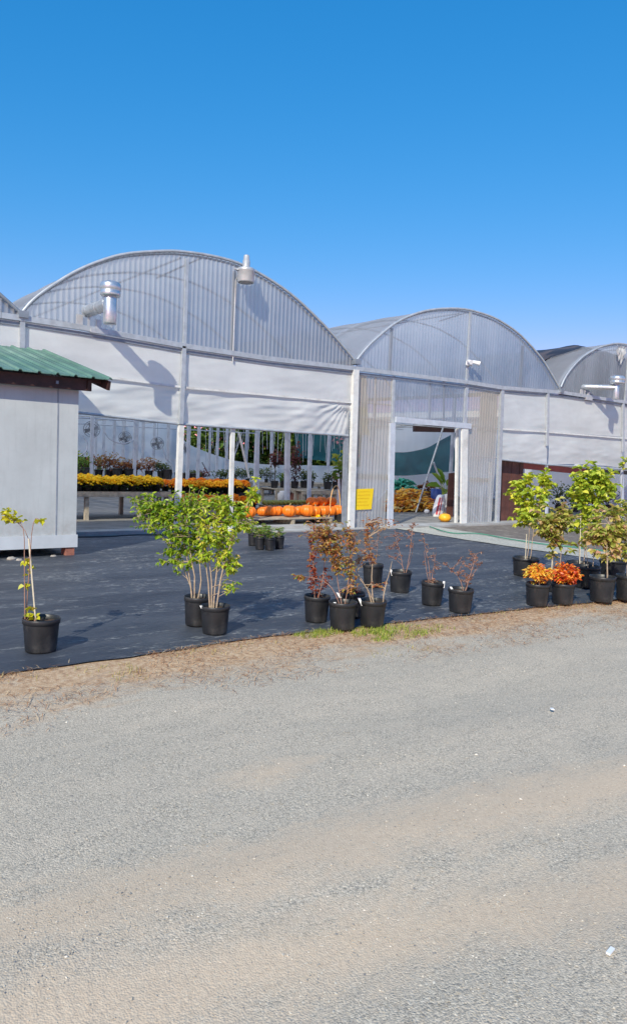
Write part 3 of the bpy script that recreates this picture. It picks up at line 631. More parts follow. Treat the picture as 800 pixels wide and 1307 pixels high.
# ------------------------------------------------------------------ fixtures on the greenhouse
def flue(base_uv, ywall, out, cap_r, label, r=.10, side=0., zdrop=.35):
    p = W(*base_uv, ywall); t = thing('exhaust_flue', p, label, 'exhaust flue', 'metal exhaust flues on the gables')
    e = Vector((side, -out, 0))
    b = MB(); b.tube([(0, 0.05, 0), Vector((0, 0, 0))-Vector((0, .06, 0)), e*.5, e*.92, e], r, 18)
    for q in (.08, .5, .9): b.tube([e*q, e*(q+.03)], r*1.07, 18)
    b.build('duct_pipe', mt['duct'], t)
    b = MB(e); b.lathe([(0, -.0), (r*.95, 0), (r*1.04, .02), (r*1.04, .46), (r*.96, .47)], 20, e+Vector((0, 0, -zdrop+.04))); s = b.build('stack_pipe', mt['duct'], t); s.location = e
    b = MB(e); zc = -zdrop+.47
    b.lathe([(r*.9, zc-.03), (cap_r*.94, zc-.02), (cap_r, zc), (cap_r, zc+.055), (cap_r*.96, zc+.06), (cap_r*1.04, zc+.075), (cap_r*1.04, zc+.15), (cap_r*.9, zc+.185), (cap_r*.3, zc+.21), (0, zc+.21)], 22, e); s = b.build('rain_cap', mt['duct'], t); s.location = e
    b = MB(); b.box((-.2, -.05, -.28), (-.1, -.01, -.08)); b.box((.12, -.06, -.3), (.2, -.01, -.12)); b.bar((0, -.03, 0), (0, -.03, -.3), .03, .02); b.box((.02, -.08, -.34), (.3, -.02, -.27)); b.build('bracket', mt['lampmetal'], t)
    return t
flue((113, 397), -.02, .92, .15, 'short galvanised exhaust flue with flat cap on the large left gable', .095)
flue((745, 494), -.02, .62, .19, 'long thin exhaust flue with domed cap on the rightmost gable', .075, side=.52)
# barn lamp
p = W(314, 350, -.32); t = thing('barn_lamp', (p.x, 0, p.z), 'grey barn lamp on a bent arm near the top of the large gable', 'lamp')
b = MB(); c0 = Vector((0, -.32, 0))
b.lathe([(0, .33), (.04, .33), (.05, .32), (.055, .24), (.065, .235), (.065, .13), (.085, .11), (.14, .10), (.152, .09), (.152, .05), (.148, .045), (.148, -.13), (.14, -.15), (.13, -.15), (.13, .0), (.0, .02)], 24, c0); b.build('lamp_shade', mt['lampmetal'], t)
b = MB(); b.lathe([(0, -.17), (.08, -.165), (.125, -.13), (.125, .0)], 18, c0); b.build('lens', film('frosted_glass', (.8, .8, .78), .1, .4, .2), t)
b = MB(); x = W(299, 350).x-p.x; b.tube([c0+Vector((-.15, 0, .05)), c0+Vector((-.2, .05, .07)), Vector((x, -.2, .05)), Vector((x, -.07, -.08)), Vector((x, -.06, -.5))], .018, 8); b.build('arm', mt['lampmetal'], t)
b = MB(); b.tube([Vector((x, -.06, -.5)), Vector((x, -.06, -1.52))], .014, 6); b.build('conduit', mt['lampmetal'], t)
# twin floodlight
p = W(594, 464, 0); t = thing('floodlight', p, 'small white twin floodlight on the middle gable', 'floodlight')
b = MB(); b.lathe([(0, -.06), (.08, -.06), (.08, 0), (.0, .0)], 14, (0, -.10, .0)); b.box((-.04, -.14, -.04), (.04, -.04, .05)); b.build('base', mt['rawwhite'], t)
for s in (-1, 1):
    b = MB(); b.tube([(0, -.1, .02), (s*.09, -.16, .03), (s*.15+.04, -.26, 0)], .03, 12, .052); b.build('lamp_head', mt['rawwhite'], t)
b = MB(); b.bar((0, -.05, -.05), (.06, -.05, -.3), .02, .02); b.build('cable', mt['galvdark'], t)
# torn film at the far right gable
p = W(790, 450, -.06); t = MB(p)
t.grid(lambda a, c: Vector(p)+Vector(((a-.5)*(.5-.25*c)+.05*noise.noise((c*4, 0, 1)), -.05+.08*noise.noise((a*5, c*3, 2)), .18-c*(.35+.35*noise.noise((a*6, 0, 5))))), 20, 16)
o = t.build('torn_film', mt['ragw']); o.location = p; tag(o, 'torn white film scrap hanging high on the rightmost gable', 'plastic film')
# yellow sign
qs = [W(u, v, -.035) for u, v in ((450.8, 651), (473.8, 650), (476.8, 623.5), (454.5, 624.2))]; ce = sum(qs, Vector())/4
t = thing('sign', ce, 'bright yellow paper sign fixed to the clear corrugated panel', 'sign')
b = MB(ce); b.add(qs+[q+Vector((0, .006, 0)) for q in qs], [(0, 1, 2, 3), (7, 6, 5, 4), (0, 4, 5, 1), (1, 5, 6, 2), (2, 6, 7, 3), (3, 7, 4, 0)]); b.build('sign_sheet', mt['yellow'], t)
P = lambda a, c_: (qs[0]*(1-a)+qs[1]*a)*(1-c_)+(qs[3]*(1-a)+qs[2]*a)*c_+Vector((0, -.004, 0))
for r_ in range(5):
    b = MB(ce); fv = .86-.16*r_; m = 22; a1 = random.uniform(.7, .88); vs = []
    for i in range(m+1):
        a = .13+(a1-.13)*i/m; z = fv+(.03 if i % 2 else -.03)*random.uniform(.4, 1); vs += [P(a, z-.009), P(a, z+.009)]
    b.add(vs, [(2*i, 2*i+2, 2*i+3, 2*i+1) for i in range(m)]); b.build('faded_writing', mt['ink'], t)
# HAF fans
def fan():
    t = thing('fan', (0, 0, 0), '', 'fan', 'round circulation fans hanging in the greenhouse')
    b = MB()
    for rr, yy in ((.24, -.06), (.24, .06), (.17, -.08), (.10, -.09)): b.tube([(rr*math.cos(a*.3142), yy, rr*math.sin(a*.3142)) for a in range(21)], .008, 5, cap=False)
    for k in range(24): a = k*.2618; b.tube([(0, -.09, 0), (.24*math.cos(a), -.06, .24*math.sin(a))], .005, 4)
    b.build('cage', mt['galvdark'], t)
    b = MB()
    for k in range(4):
        a = k*1.571+.3; d = Vector((math.cos(a), 0, math.sin(a))); n = Vector((-math.sin(a), .35, math.cos(a)))
        b.add([d*.04-n*.03, d*.21-n*.07, d*.21+n*.07, d*.04+n*.03], [(0, 1, 2, 3)])
    b.build('blades', mt['galvdark'], t)
    b = MB(); b.tube([(0, -.04, 0), (0, .12, 0)], .07, 12); b.build('motor', mt['dark'], t)
    b = MB(); b.tube([(0, 0, .24), (0, 0, 1.4)], .008, 5); b.build('hanger', mt['galvdark'], t); return t
f0 = fan(); fl = ['leftmost hanging circulation fan, largest and nearest, beside an interior post', 'second hanging fan from the left, behind a looping hose', 'third hanging fan from the left, before a pale back sheet', 'rightmost hanging fan, faint behind the thick white post']
for i, (u, v, y, s) in enumerate(((117.5, 548, 10, 1.), (160, 559, 12, .9), (201, 566, 13, .95), (236, 572, 14, .8))):
    p = W(u, v, y)
    if i == 0: f0.location = p; f0['label'] = fl[0]; f0.rotation_euler.z = -.4
    else: copy_tree(f0, p, -.4, s, fl[i])

# ------------------------------------------------------------------ shed
YF = -1.92; zE = 2.41
cor = W(97, 710, YF); sx1 = cor.x; sx0 = -11.2; sz = W(101, 497, YF).z
SH = thing('shed', (sx1, YF, 0), 'pale grey board shed with a green ribbed metal roof at left', 'shed'); so_ = Vector((sx1, YF, 0))
m_sh = simple('pale_shed_paint', (.49, .52, .525), .6, 0, .12, 1.8, .15, (.40, .42, .42))
b = MB(so_); b.box((sx0, YF, .17), (sx1, YF+.05, sz+.08)); 
for xx in (sx1-.05, sx0):
    q = [(xx+dx, y, z) for dx in (0, .05) for y, z in ((YF+.052, .17), (-.3, .17), (-.3, sz+.45), (YF+.052, sz+.08))]
    b.add(q, [(0, 3, 2, 1), (4, 5, 6, 7), (0, 1, 5, 4), (1, 2, 6, 5), (2, 3, 7, 6), (3, 0, 4, 7)])
b.box((sx0, -.29, .17), (sx1, -.25, sz+.45)); b.build('wall', m_sh, SH)
tn = m_sh.node_tree; pb_ = [n for n in tn.nodes if n.type == 'BSDF_PRINCIPLED'][0]; src = pb_.inputs['Base Color'].links[0].from_socket
stk = ramp(tn, noi(tn, coords(tn, (7, 7, .5)), 2.2, 6, .7), [(.52, (0, 0, 0)), (.8, (.5, .5, .5))]); src = mixc(tn, stk, src, (.34, .36, .36))
spz = tn.nodes.new('ShaderNodeSeparateXYZ'); tn.links.new(coords(tn), spz.inputs[0]); mz = nd(tn, 'ShaderNodeMapRange'); mz.inputs[1].default_value = .75; mz.inputs[2].default_value = .15; tn.links.new(spz.outputs[2], mz.inputs[0])
tn.links.new(mixc(tn, math_(tn, 'MULTIPLY', mz.outputs[0], ramp(tn, noi(tn, coords(tn), 5, 7, .75), [(.4, (0, 0, 0)), (.65, (.8, .8, .8))])), src, (.30, .28, .25)), pb_.inputs['Base Color'])
b = MB(so_); b.box((sx0-.01, YF-.02, .13), (sx1+.015, YF-.003, .30)); b.build('skirting', simple('skirt_paint', (.54, .58, .61), .6, 0, .12, 3, .1, (.45, .45, .44)), SH)
zt = W(40, 492, YF).z
b = MB(so_); b.box((sx0, YF-.014, zt-.012), (sx1, YF-.003, zt+.0)); x = W(73, 600, YF).x; b.box((x-.008, YF-.006, .30), (x+.008, YF-.001, zt)); b.build('seam', simple('seam_grey', (.28, .31, .36), .8), SH)  # darker grey strips along the board joints
b = MB(so_); b.box((sx0, YF-.018, zt+.003), (sx1+.012, YF-.003, sz+.04)); b.build('frieze_board', m_sh, SH)
rng = random.Random(3)
b = MB(so_)
b.box((sx1-.14, YF+.0, -.01), (sx1-.02, YF+.18, .125)); b.build('brick_pier', mt['brick'], SH)
b = MB(so_); b.box((sx1-1.6, YF+.06, -.01), (sx1-1.4, YF+.2, .125)); b.build('brick_pier', mt['brick'], SH)
# roof
eR = Vector((-7.67, -2.2, zE)); tR = Vector((-7.93, -.14, 2.93)); wd = sx0-.3
m_rf = simple('green_metal_roof', (.11, .22, .175), .5, .1, .25, 2.2, .1, (.22, .33, .28))
b = MB(so_); n = 0; xs_ = []
period = .232
def rp(a, c):   # a metres from right edge, c 0 eave..1 top
    e = eR.lerp(tR, c); return Vector((e.x-a, e.y, e.z+.004*a))
rows = []; a = 0.
prof = [(0, 0), (.028, .03), (.05, .03), (.078, 0)]
while a < 4.0:
    for da, dz in ((.0, 0), (.016, .024), (.040, .024), (.056, 0), (.10, .0), (.105, .004), (.115, .004), (.12, 0), (.17, 0)): rows.append((a+da, dz))
    a += period
vs = []
for (a, dz) in rows:
    for c in (0, .5, 1): p = rp(a, c); vs.append(p+Vector((0, 0, dz)))
for (a, dz) in rows:
    for c in (0, .5, 1): p = rp(a, c); vs.append(p+Vector((0, 0, dz-.012)))
k = len(rows)*3; fs = []
for i in range(len(rows)-1):
    for j in range(2): q = i*3+j; fs += [(q, q+1, q+4, q+3), (k+q, k+q+3, k+q+4, k+q+1)]
    fs += [(i*3, i*3+3, k+i*3+3, k+i*3), (i*3+2, k+i*3+2, k+i*3+5, i*3+5)]
fs += [(0, k, k+1, 1), (1, k+1, k+2, 2)]
b.add(vs, fs); b.build('roof', m_rf, SH)
b = MB(so_)
e2 = Vector((sx1+.12, -2.05, zE-.095)); b.bar(e2, (sx0, -2.05, zE-.09), .04, .15); b.build('fascia', mt['fascia'], SH)
b = MB(so_); b.bar((sx1+.03, -1.975, zE-.13), (sx0, -1.975, zE-.125), .10, .02); b.build('soffit', mt['fascia'], SH)
b = MB(so_); b.bar(eR+Vector((-.03, .04, -.085)), tR+Vector((-.03, 0, -.085)), .04, .12); b.bar(eR+Vector((-.28, .1, -.1)), tR+Vector((-.28, 0, -.1)), .04, .12); b.build('rafter', mt['fascia'], SH)
b = MB(so_); b.bar((eR.x-.04, -1.97, zE+.0), (sx1, -1.97, zE+.0), .04, .1); b.build('lookout', mt['fascia'], SH)
b = MB(so_); q = W(74, 486, -2.08); b.box((q.x-.02, -2.09, q.z-.04), (q.x+.01, -2.07, q.z-.0)); b.build('eave_bracket', mt['galvdark'], SH)
# stones under the shed
for i, (u, v, s, lb) in enumerate(((18, 717, .07, 'broken tan stone under the left part of the shed'), (28, 718, .05, 'small pale stone between others under the shed'), (72, 713, .05, 'flat grey stone under the shed near its corner'))):
    p = G(u, v); b = MB(); b.blob((0, 0, s*.3), s, s*.7, s*.45, 7, 5, .5, .2); o = b.build('stone', mt['stone']); o.location = p+Vector((0, .1, 0)); tag(o, lb, 'stone', 'stones under the shed')

# ------------------------------------------------------------------ plants
def pot_mesh(r, h):
    b = MB(); fn = lambda a, rr, z: 1+(.012*math.cos(a*14) if .15*h < z < .8*h else 0)
    b.lathe([(0, .004), (r*.80, .004), (r*.83, .015), (r*.845, h*.16), (r*.95, h*.82), (r*.955, h*.84), (r*1.0, h*.85), (r*1.01, h*.985), (r*.985, h), (r*.955, h*.985), (r*.93, h*.84), (r*.90, h*.6)], 42, fn=fn); return b
def soil_mesh(r, h):
    b = MB(); n = 20; vs = [(0, 0, h*.87)]; fs = []
    for j in (1, 2, 3):
        for k in range(n): a = 2*math.pi*k/n; q = r*.93*j/3; vs.append((q*math.cos(a), q*math.sin(a), h*(.84+.03*random.random())))
    for k in range(n):
        fs.append((0, 1+k, 1+(k+1) % n))
        for j in (0, 1): fs.append((1+j*n+k, 1+(j+1)*n+k, 1+(j+1)*n+(k+1) % n, 1+j*n+(k+1) % n))
    b.add(vs, fs, .5, False); return b
DENS = 2.3
def bez(a, c, d, n=6): return [a*(1-t)**2+c*2*t*(1-t)+d*t*t for t in [i/n for i in range(n+1)]]
def plant(name, label, cat, group, px, pw, ph, lm, blobs, stems=(), leafL=.035, barkm='bark', stemr=.008, tags=(), stakes=(), tint=(0., 1.), per=9, asp=.5, droop=.3, yadd=0., twigr=.0022, hang=False):
    """px: pixel of the pot's front bottom edge; pw, ph: pot width/height in pixels; blobs: (u, v, ru, rv, leaves)"""
    front = G(px[0], px[1], .013); pm = ppm(front); r = pw/2/pm; C = front+_F0*(r*.84); C.z = .013
    h = ph/pm
    t = thing(name, C, label, cat, group, rz=0); t.rotation_euler = (random.uniform(-.02, .02), random.uniform(-.02, .02), 0)
    pot_mesh(r, h).build('pot', mt['pot'], t); soil_mesh(r, h).build('soil', mt['soil'], t)
    top = Vector((0, 0, h*.85))
    targets = []
    for (u, v, ru, rv, n) in blobs:
        c = V(u, v, C)-C; gk = 1.32 if lm in (L_pear, L_pearb) else 1.12; rx = ru/pm*gk; rz = rv/pm*gk; targets.append((c, rx, rz, n))
    tw = MB(); lf = MB(); paths = []
    st = list(stems)
    if not st:
        for (c, rx, rz, n) in targets: st.append(None)
    for i, s in enumerate(st):
        off = Vector((random.uniform(-.35, .35)*r, random.uniform(-.35, .35)*r, 0)); a = top+off
        if s is None:
            c, rx, rz, n = targets[i]; e = c+Vector((0, 0, rz*.3)); mid = (a+e)/2+Vector((random.uniform(-.1, .1), random.uniform(-.1, .1), 0))*e.length*.3; path = bez(a, mid, e, 8)
        else:
            pts = [V(u, v, C)-C for u, v in s]; dy = random.uniform(-.5, .5)*r
            pts[0] = Vector((pts[0].x, pts[0].y, h*.84)); path = [p+_F0*dy*(1 if k else .5) for k, p in enumerate(interp(pts, 9))]
        b = MB(); b.tube([p+Vector((random.uniform(-1, 1), random.uniform(-1, 1), 0))*.003 for p in path], stemr, 7, stemr*.35); b.build('stem', mt[barkm], t); paths.append(path)
    for (c, rx, rz, n) in targets:
        n = int(n*(1.5 if lm is L_dry else 2.8 if lm is L_mix else 2.0 if lm in (L_pear, L_pearb) else DENS)); nt_ = max(2, n//per)
        for i in range(nt_):
            while True:
                q = Vector((random.uniform(-1, 1), random.uniform(-1, 1), random.uniform(-1, 1)))
                if .1 < q.length <= 1: break
            lump = 1+.25*noise.noise(q*1.8+c*3)
            e = c+Vector((q.x*rx, q.y*rx, q.z*rz))*lump
            cand = [p for pa in paths for p in pa if p.z < e.z+.05] or [paths[0][1]]
            o_ = min(cand, key=lambda p: (p-e).length+random.uniform(0, .12))
            L = (e-o_).length; mid = (o_+e)/2+Vector((random.uniform(-.15, .15)*L, random.uniform(-.15, .15)*L, .12*L)); pa = bez(o_, mid, e, 5); tw.tube(pa, twigr*1.6, 4, twigr*.5, cap=False)
            for k in range(per):
                s = random.uniform(.35, 1.03); f_ = s*5; ii = min(4, int(f_)); p = pa[ii].lerp(pa[ii+1], f_-ii)
                ax = (pa[ii+1]-pa[ii]).normalized(); a = random.uniform(0, 6.28)
                d = (ax*.5+Vector((math.cos(a), math.sin(a), random.uniform(-.6-droop, .4))))
                nn = Vector((random.uniform(-.6, .6), random.uniform(-.6, .6), 1))
                hgt_ = (e.z-c.z)/max(rz, .01)
                ti = min(1, max(0, tint[0]+(tint[1]-tint[0])*random.betavariate(2, 2)+.12*noise.noise(p*4)))
                ll = leafL*random.uniform(.65, 1.3)
                lf.leaf(p, d, nn, ll, ll*asp*random.uniform(.8, 1.2), ti)
    if tw.v: tw.build('twigs', mt[barkm], t)
    if lf.v: lf.build('foliage', lm, t)
    for (u, v, tall) in tags:
        p = V(u, v, C)-C-_F0*r*.5; p.z = h*.8; w_ = .011; rt = _R0*w_; tl = _R0*random.uniform(-.03, .0)*1.5; b = MB()
        z = Vector((0, 0, tall)); b.add([p-rt, p+rt, p+rt+z+tl, p-rt+z+tl, p-rt+_F0*.003, p+rt+_F0*.003, p+rt+z+tl+_F0*.003, p-rt+z+tl+_F0*.003], [(0, 1, 2, 3), (7, 6, 5, 4), (0, 4, 5, 1), (1, 5, 6, 2), (2, 6, 7, 3), (3, 7, 4, 0)]); b.build('plant_tag', mt['tagw'], t)
    for s in stakes:
        pts = [V(u, v, C)-C+_F0*random.uniform(-.3, .3)*r for u, v in s[:2]]; b = MB(); b.tube(pts, s[2] if len(s) > 2 else .006, 6); b.build('stake', mt['stake'], t)
    return t
# 1 thin vine at the far left
plant('potted_vine', 'thin staked vine with few yellow leaves in black pot at far left', 'potted plant', None, (45, 836), 47, 44, L_vine,
      [(12, 659, 14, 10, 18), (24, 664, 8, 6, 10), (48, 664, 6, 3, 5), (31, 722, 7, 5, 9), (34, 748, 5, 4, 5), (40, 788, 8, 5, 9), (38, 775, 4, 3, 4), (3, 662, 6, 10, 8)],
      [[(44, 795), (41, 760), (38, 720), (33, 685), (20, 668), (4, 655)], [(34, 690), (40, 674), (50, 664)], [(34, 692), (30, 680), (16, 668)]], .042, 'bark_red', .0042, tint=(.15, 1.), stakes=[((45, 800), (35, 688), .0065)], per=4, asp=.8)
# 2 two green bushes
gs = 'leafy green shrubs in black pots left of centre'
plant('potted_shrub', 'full green shrub in black pot, left and behind its yellowing neighbour', 'potted shrub', gs, (249, 801), 36, 38, L_green,
      [(228, 668, 30, 26, 330), (196, 655, 24, 22, 190), (235, 700, 20, 22, 170), (181, 645, 18, 14, 120), (176, 668, 10, 10, 40), (214, 715, 14, 16, 60), (243, 640, 20, 20, 130), (222, 640, 14, 14, 70), (255, 690, 14, 20, 90)],
      [[(244, 766), (241, 745), (236, 710), (226, 680), (205, 655)], [(249, 766), (248, 735), (242, 700), (238, 660)], [(252, 766), (256, 740), (252, 705), (250, 665)], [(246, 766), (240, 748), (230, 725), (215, 700)]], .044, tint=(.1, .85), stemr=.0075, per=9, droop=.6, asp=.48)
plant('potted_shrub', 'taller green shrub turning yellow, front pot of the leafy pair', 'potted shrub', gs, (272, 812), 38, 37, L_green,
      [(280, 680, 26, 26, 260), (300, 660, 22, 20, 150), (268, 650, 20, 18, 100), (318, 645, 14, 16, 60), (330, 625, 10, 14, 36), (292, 715, 18, 18, 110), (300, 742, 8, 12, 28), (262, 700, 12, 20, 70), (288, 640, 16, 14, 60), (320, 672, 12, 10, 36)],
      [[(268, 775), (266, 745), (262, 715), (256, 690)], [(273, 775), (275, 745), (280, 705), (284, 670), (292, 640)], [(277, 775), (284, 735), (294, 700), (310, 660), (330, 620)], [(270, 775), (271, 750), (268, 720), (266, 680)]], .044, tint=(.25, 1.), stemr=.0075, tags=[(263, 772, .05)], per=9, droop=.6, asp=.48)
# 3 autumn cluster
ac = 'half bare autumn shrubs in black pots near the centre'
plant('potted_shrub', 'red and green shrub with tall column of red leaves, left pot of the centre cluster', 'potted shrub', ac, (403, 796), 34, 34, L_red,
      [(398, 715, 6, 30, 130), (404, 745, 12, 14, 70), (418, 738, 10, 14, 50), (396, 690, 6, 14, 34)],
      [[(401, 764), (400, 735), (397, 700), (395, 672)], [(405, 764), (411, 735), (414, 700), (410, 670)]], .026, 'bark_red', .0045, tint=(0, .6), per=8)
plant('potted_shrub', 'yellow and russet shrub, frontmost pot of the centre cluster', 'potted shrub', ac, (437, 806), 37, 36, L_mix,
      [(415, 690, 26, 16, 110), (430, 700, 20, 18, 120), (438, 722, 16, 12, 100), (400, 680, 20, 14, 60), (382, 735, 8, 6, 26), (450, 745, 10, 16, 40), (420, 668, 30, 10, 50), (446, 690, 20, 14, 50)],
      [[(436, 774), (432, 745), (428, 715), (420, 685)], [(440, 774), (445, 745), (450, 715), (455, 690)], [(434, 774), (424, 750), (405, 738), (380, 735)]], .034, 'bark_red', .0045, tint=(.1, 1), tags=[(428, 757, .05)], per=7)
plant('potted_shrub', 'small shrub with low dark red leaves, hidden behind the frontmost centre pot', 'potted shrub', ac, (449, 790), 34, 32, L_red,
      [(440, 762, 14, 8, 60), (458, 760, 8, 10, 36)], [[(446, 762), (448, 740), (452, 715)]], .024, 'bark_red', .003, tint=(0, .7), tags=[(435, 752, .05)], per=7)
plant('potted_shrub', 'sparse shrub with forked pale stems and red top, right pot of centre cluster', 'potted shrub', ac, (475, 802), 36, 34, L_mix,
      [(470, 710, 12, 10, 44), (469, 685, 6, 16, 44), (462, 712, 7, 7, 22), (484, 745, 8, 5, 20), (478, 668, 20, 8, 34), (500, 668, 14, 5, 18)],
      [[(474, 772), (468, 752), (455, 735), (452, 728)], [(476, 772), (474, 745), (474, 718), (470, 690), (468, 655)], [(487, 772), (490, 750), (494, 735), (499, 715)], [(478, 772), (470, 755), (455, 730)]], .026, 'bark', .006, tint=(0, .7), tags=[(462, 770, .07)], per=6)
plant('potted_shrub', 'thin twiggy shrub in black pot just behind the centre cluster', 'potted shrub', ac, (476, 751), 27, 30, L_dry,
      [(462, 690, 22, 16, 50), (480, 680, 14, 20, 40)], [[(474, 722), (468, 700), (455, 680)], [(478, 722), (482, 700), (484, 670)]], .022, 'bark_red', .003, tint=(0, 1), per=5)
plant('potted_shrub', 'pinkish twiggy shrub in black pot directly in front of the doorway', 'potted shrub', ac, (511, 758), 29, 28, L_dry,
      [(508, 690, 16, 16, 70), (520, 680, 10, 22, 60), (498, 705, 12, 12, 40), (524, 668, 10, 8, 30)], [[(517, 730), (521, 712), (524, 690), (526, 668)], [(516, 730), (510, 705), (504, 685)], [(518, 730), (526, 708), (528, 690)]], .024, 'bark_red', .0045, tint=(0, .8), tags=[(500, 730, .07)], per=7)
plant('potted_shrub', 'bare upright shrub with dry pink twigs, left of the two pots near the cloth edge', 'potted shrub', ac, (552, 774), 30, 30, L_dry,
      [(548, 712, 9, 16, 34), (556, 722, 10, 14, 30), (540, 695, 8, 20, 16), (549, 742, 10, 3, 30)], [[(549, 742), (546, 722), (541, 700), (537, 682)], [(551, 742), (553, 725), (556, 705)], [(548, 742), (543, 725), (540, 705)]], .023, 'bark_red', .0042, tint=(0, 1), tags=[(564, 742, .07)], per=6)
plant('potted_shrub', 'low russet shrub leaning right, rightmost pot of the autumn row', 'potted shrub', ac, (589, 784), 33, 31, L_dry,
      [(600, 722, 14, 18, 110), (595, 740, 12, 12, 60), (578, 728, 8, 8, 20), (566, 718, 5, 5, 10), (612, 712, 9, 10, 26)], [[(592, 752), (597, 735), (604, 712), (606, 705)], [(592, 752), (586, 738), (570, 722)], [(593, 752), (600, 738), (612, 722)]], .025, 'bark_red', .0045, tint=(0, 1), tags=[(578, 756, .07)], per=7)
# 4 right group
rg = 'potted young trees at the right edge of the ground cloth'
plant('potted_tree', 'young tree with yellow-tipped leaves on twin pale stems, in front of the brown wall', 'potted tree', rg, (673, 737), 34, 24, L_pear,
      [(672, 655, 16, 18, 170), (665, 625, 12, 14, 90), (690, 622, 10, 14, 60), (652, 632, 7, 7, 30), (680, 640, 14, 16, 90), (700, 606, 8, 10, 44), (668, 608, 8, 9, 34)],
      [[(670, 712), (672, 690), (672, 660), (668, 620)], [(675, 712), (677, 690), (680, 660), (690, 620)]], .074, 'bark', .006, tint=(.25, .93), stakes=[((670, 715), (672, 682), .006)], per=8, asp=.75)
plant('potted_tree', 'browning young tree with thin stems behind the two fiery dwarf shrubs', 'potted tree', rg, (712, 757), 32, 28, L_pearb,
      [(705, 672, 20, 18, 180), (695, 660, 14, 14, 80), (722, 655, 12, 20, 90), (712, 690, 10, 10, 50), (700, 702, 6, 6, 12), (735, 700, 8, 6, 14)],
      [[(705, 730), (706, 705), (706, 670)], [(714, 730), (717, 700), (722, 660)]], .070, 'bark', .005, tint=(.1, 1), per=8, asp=.7, stakes=[((703, 735), (707, 700), .006)])
plant('potted_tree', 'bushy bright green young tree, tallest of the right group', 'potted tree', rg, (742, 745), 34, 26, L_pear,
      [(752, 615, 20, 20, 300), (735, 630, 12, 20, 120), (770, 622, 14, 22, 130), (750, 650, 16, 16, 120), (742, 675, 12, 12, 60)],
      [[(740, 718), (739, 690), (745, 650), (752, 610)], [(745, 718), (748, 690), (756, 650), (768, 620)]], .074, 'bark', .007, tint=(.15, .85), per=8, asp=.75, stakes=[((737, 725), (739, 640), .007)])
plant('potted_tree', 'young tree fading pink and brown on a single pale trunk, second tree from right edge', 'potted tree', rg, (772, 770), 33, 33, L_pearb,
      [(760, 690, 14, 18, 90), (778, 668, 18, 20, 160), (790, 690, 12, 18, 90), (752, 683, 8, 10, 34), (775, 700, 14, 12, 40)],
      [[(773, 737), (772, 715), (772, 690), (776, 660)]], .070, 'bark', .009, tint=(.2, 1), per=8, asp=.7)
plant('potted_tree', 'green and brown young tree in the black pot cut by the right edge', 'potted tree', rg, (806, 768), 33, 32, L_pearb,
      [(792, 672, 12, 26, 110), (806, 690, 16, 24, 120), (800, 640, 10, 10, 36)], [[(800, 737), (799, 700), (797, 660)], [(806, 737), (808, 700), (806, 650)]], .05, 'bark', .006, tint=(.1, .9), per=8, asp=.7)
plant('potted_tree', 'young tree with dark thin stems in a rear pot near the right edge', 'potted tree', rg, (786, 742), 34, 26, L_pear,
      [(788, 660, 12, 18, 100), (797, 690, 10, 20, 70), (798, 590, 6, 7, 24)], [[(782, 715), (788, 690), (792, 660), (797, 600)], [(790, 715), (795, 690), (798, 660)]], .05, 'bark_dark', .006, tint=(.2, 1), per=8, asp=.7)
plant('potted_shrub', 'nearly leafless shrub in dark pot between the fiery shrubs and the pink tree', 'potted shrub', rg, (752, 752), 34, 28, L_dry,
      [(752, 700, 10, 16, 30)], [[(750, 724), (747, 700), (745, 690)], [(754, 724), (756, 705), (760, 690)]], .035, 'bark', .005, tint=(0, 1), per=5)
ds = 'dwarf shrubs with fiery foliage'
plant('potted_dwarf_shrub', 'dwarf shrub with yellow and pink leaves in black pot', 'potted shrub', ds, (688, 775), 31, 29, L_yfire,
      [(687, 729, 16, 11, 220), (678, 735, 11, 7, 60), (697, 737, 9, 8, 70)], [[(686, 748), (684, 735)], [(690, 748), (694, 735)], [(688, 748), (688, 730)]], .046, 'bark_red', .004, tint=(.0, 1), per=8, asp=.5)
plant('potted_dwarf_shrub', 'dwarf shrub with orange-red leaves in black pot', 'potted shrub', ds, (721, 773), 30, 27, L_fire,
      [(721, 729, 16, 11, 220), (712, 735, 10, 8, 60), (733, 736, 10, 8, 80)], [[(720, 746), (716, 735)], [(722, 746), (728, 735)], [(721, 746), (721, 730)]], .046, 'bark_red', .004, tint=(.0, .95), per=8, asp=.5)
# 5 four small pots of grassy seedlings behind the green bushes
for i, (u, v, w_, lb) in enumerate(((322, 697, 13, 'leftmost small pot of bright green seedlings, half hidden by the leafy shrub'), (331, 702, 13, 'small black pot of seedlings, second from the left behind the leafy shrubs'), (344, 703, 14, 'small black pot of seedlings, second from the right, front of its row'), (356, 701, 13, 'rightmost small pot of bright green seedlings on the dark cloth'), (337, 696, 13, 'small pot of seedlings at the back of its cluster'))):
    plant('potted_seedling', lb, 'potted plant', 'small pots of green seedlings', (u, v), w_, 16, L_bushy, [(u, v-22, 8, 7, 90)], [[(u, v-15), (u, v-26)]], .05, 'bark', .003, tint=(.2, 1), per=6, asp=.22, droop=-.6)
# mum by the corner post
plant('potted_mum', 'single pale yellow flowering mum in dark pot left of the corner post', 'potted plant', None, (403, 669), 11, 8, L_yel, [(403, 660, 7, 4, 110)], [[(403, 664), (403, 660)]], .05, 'bark', .003, tint=(.4, 1), per=6, asp=.8)

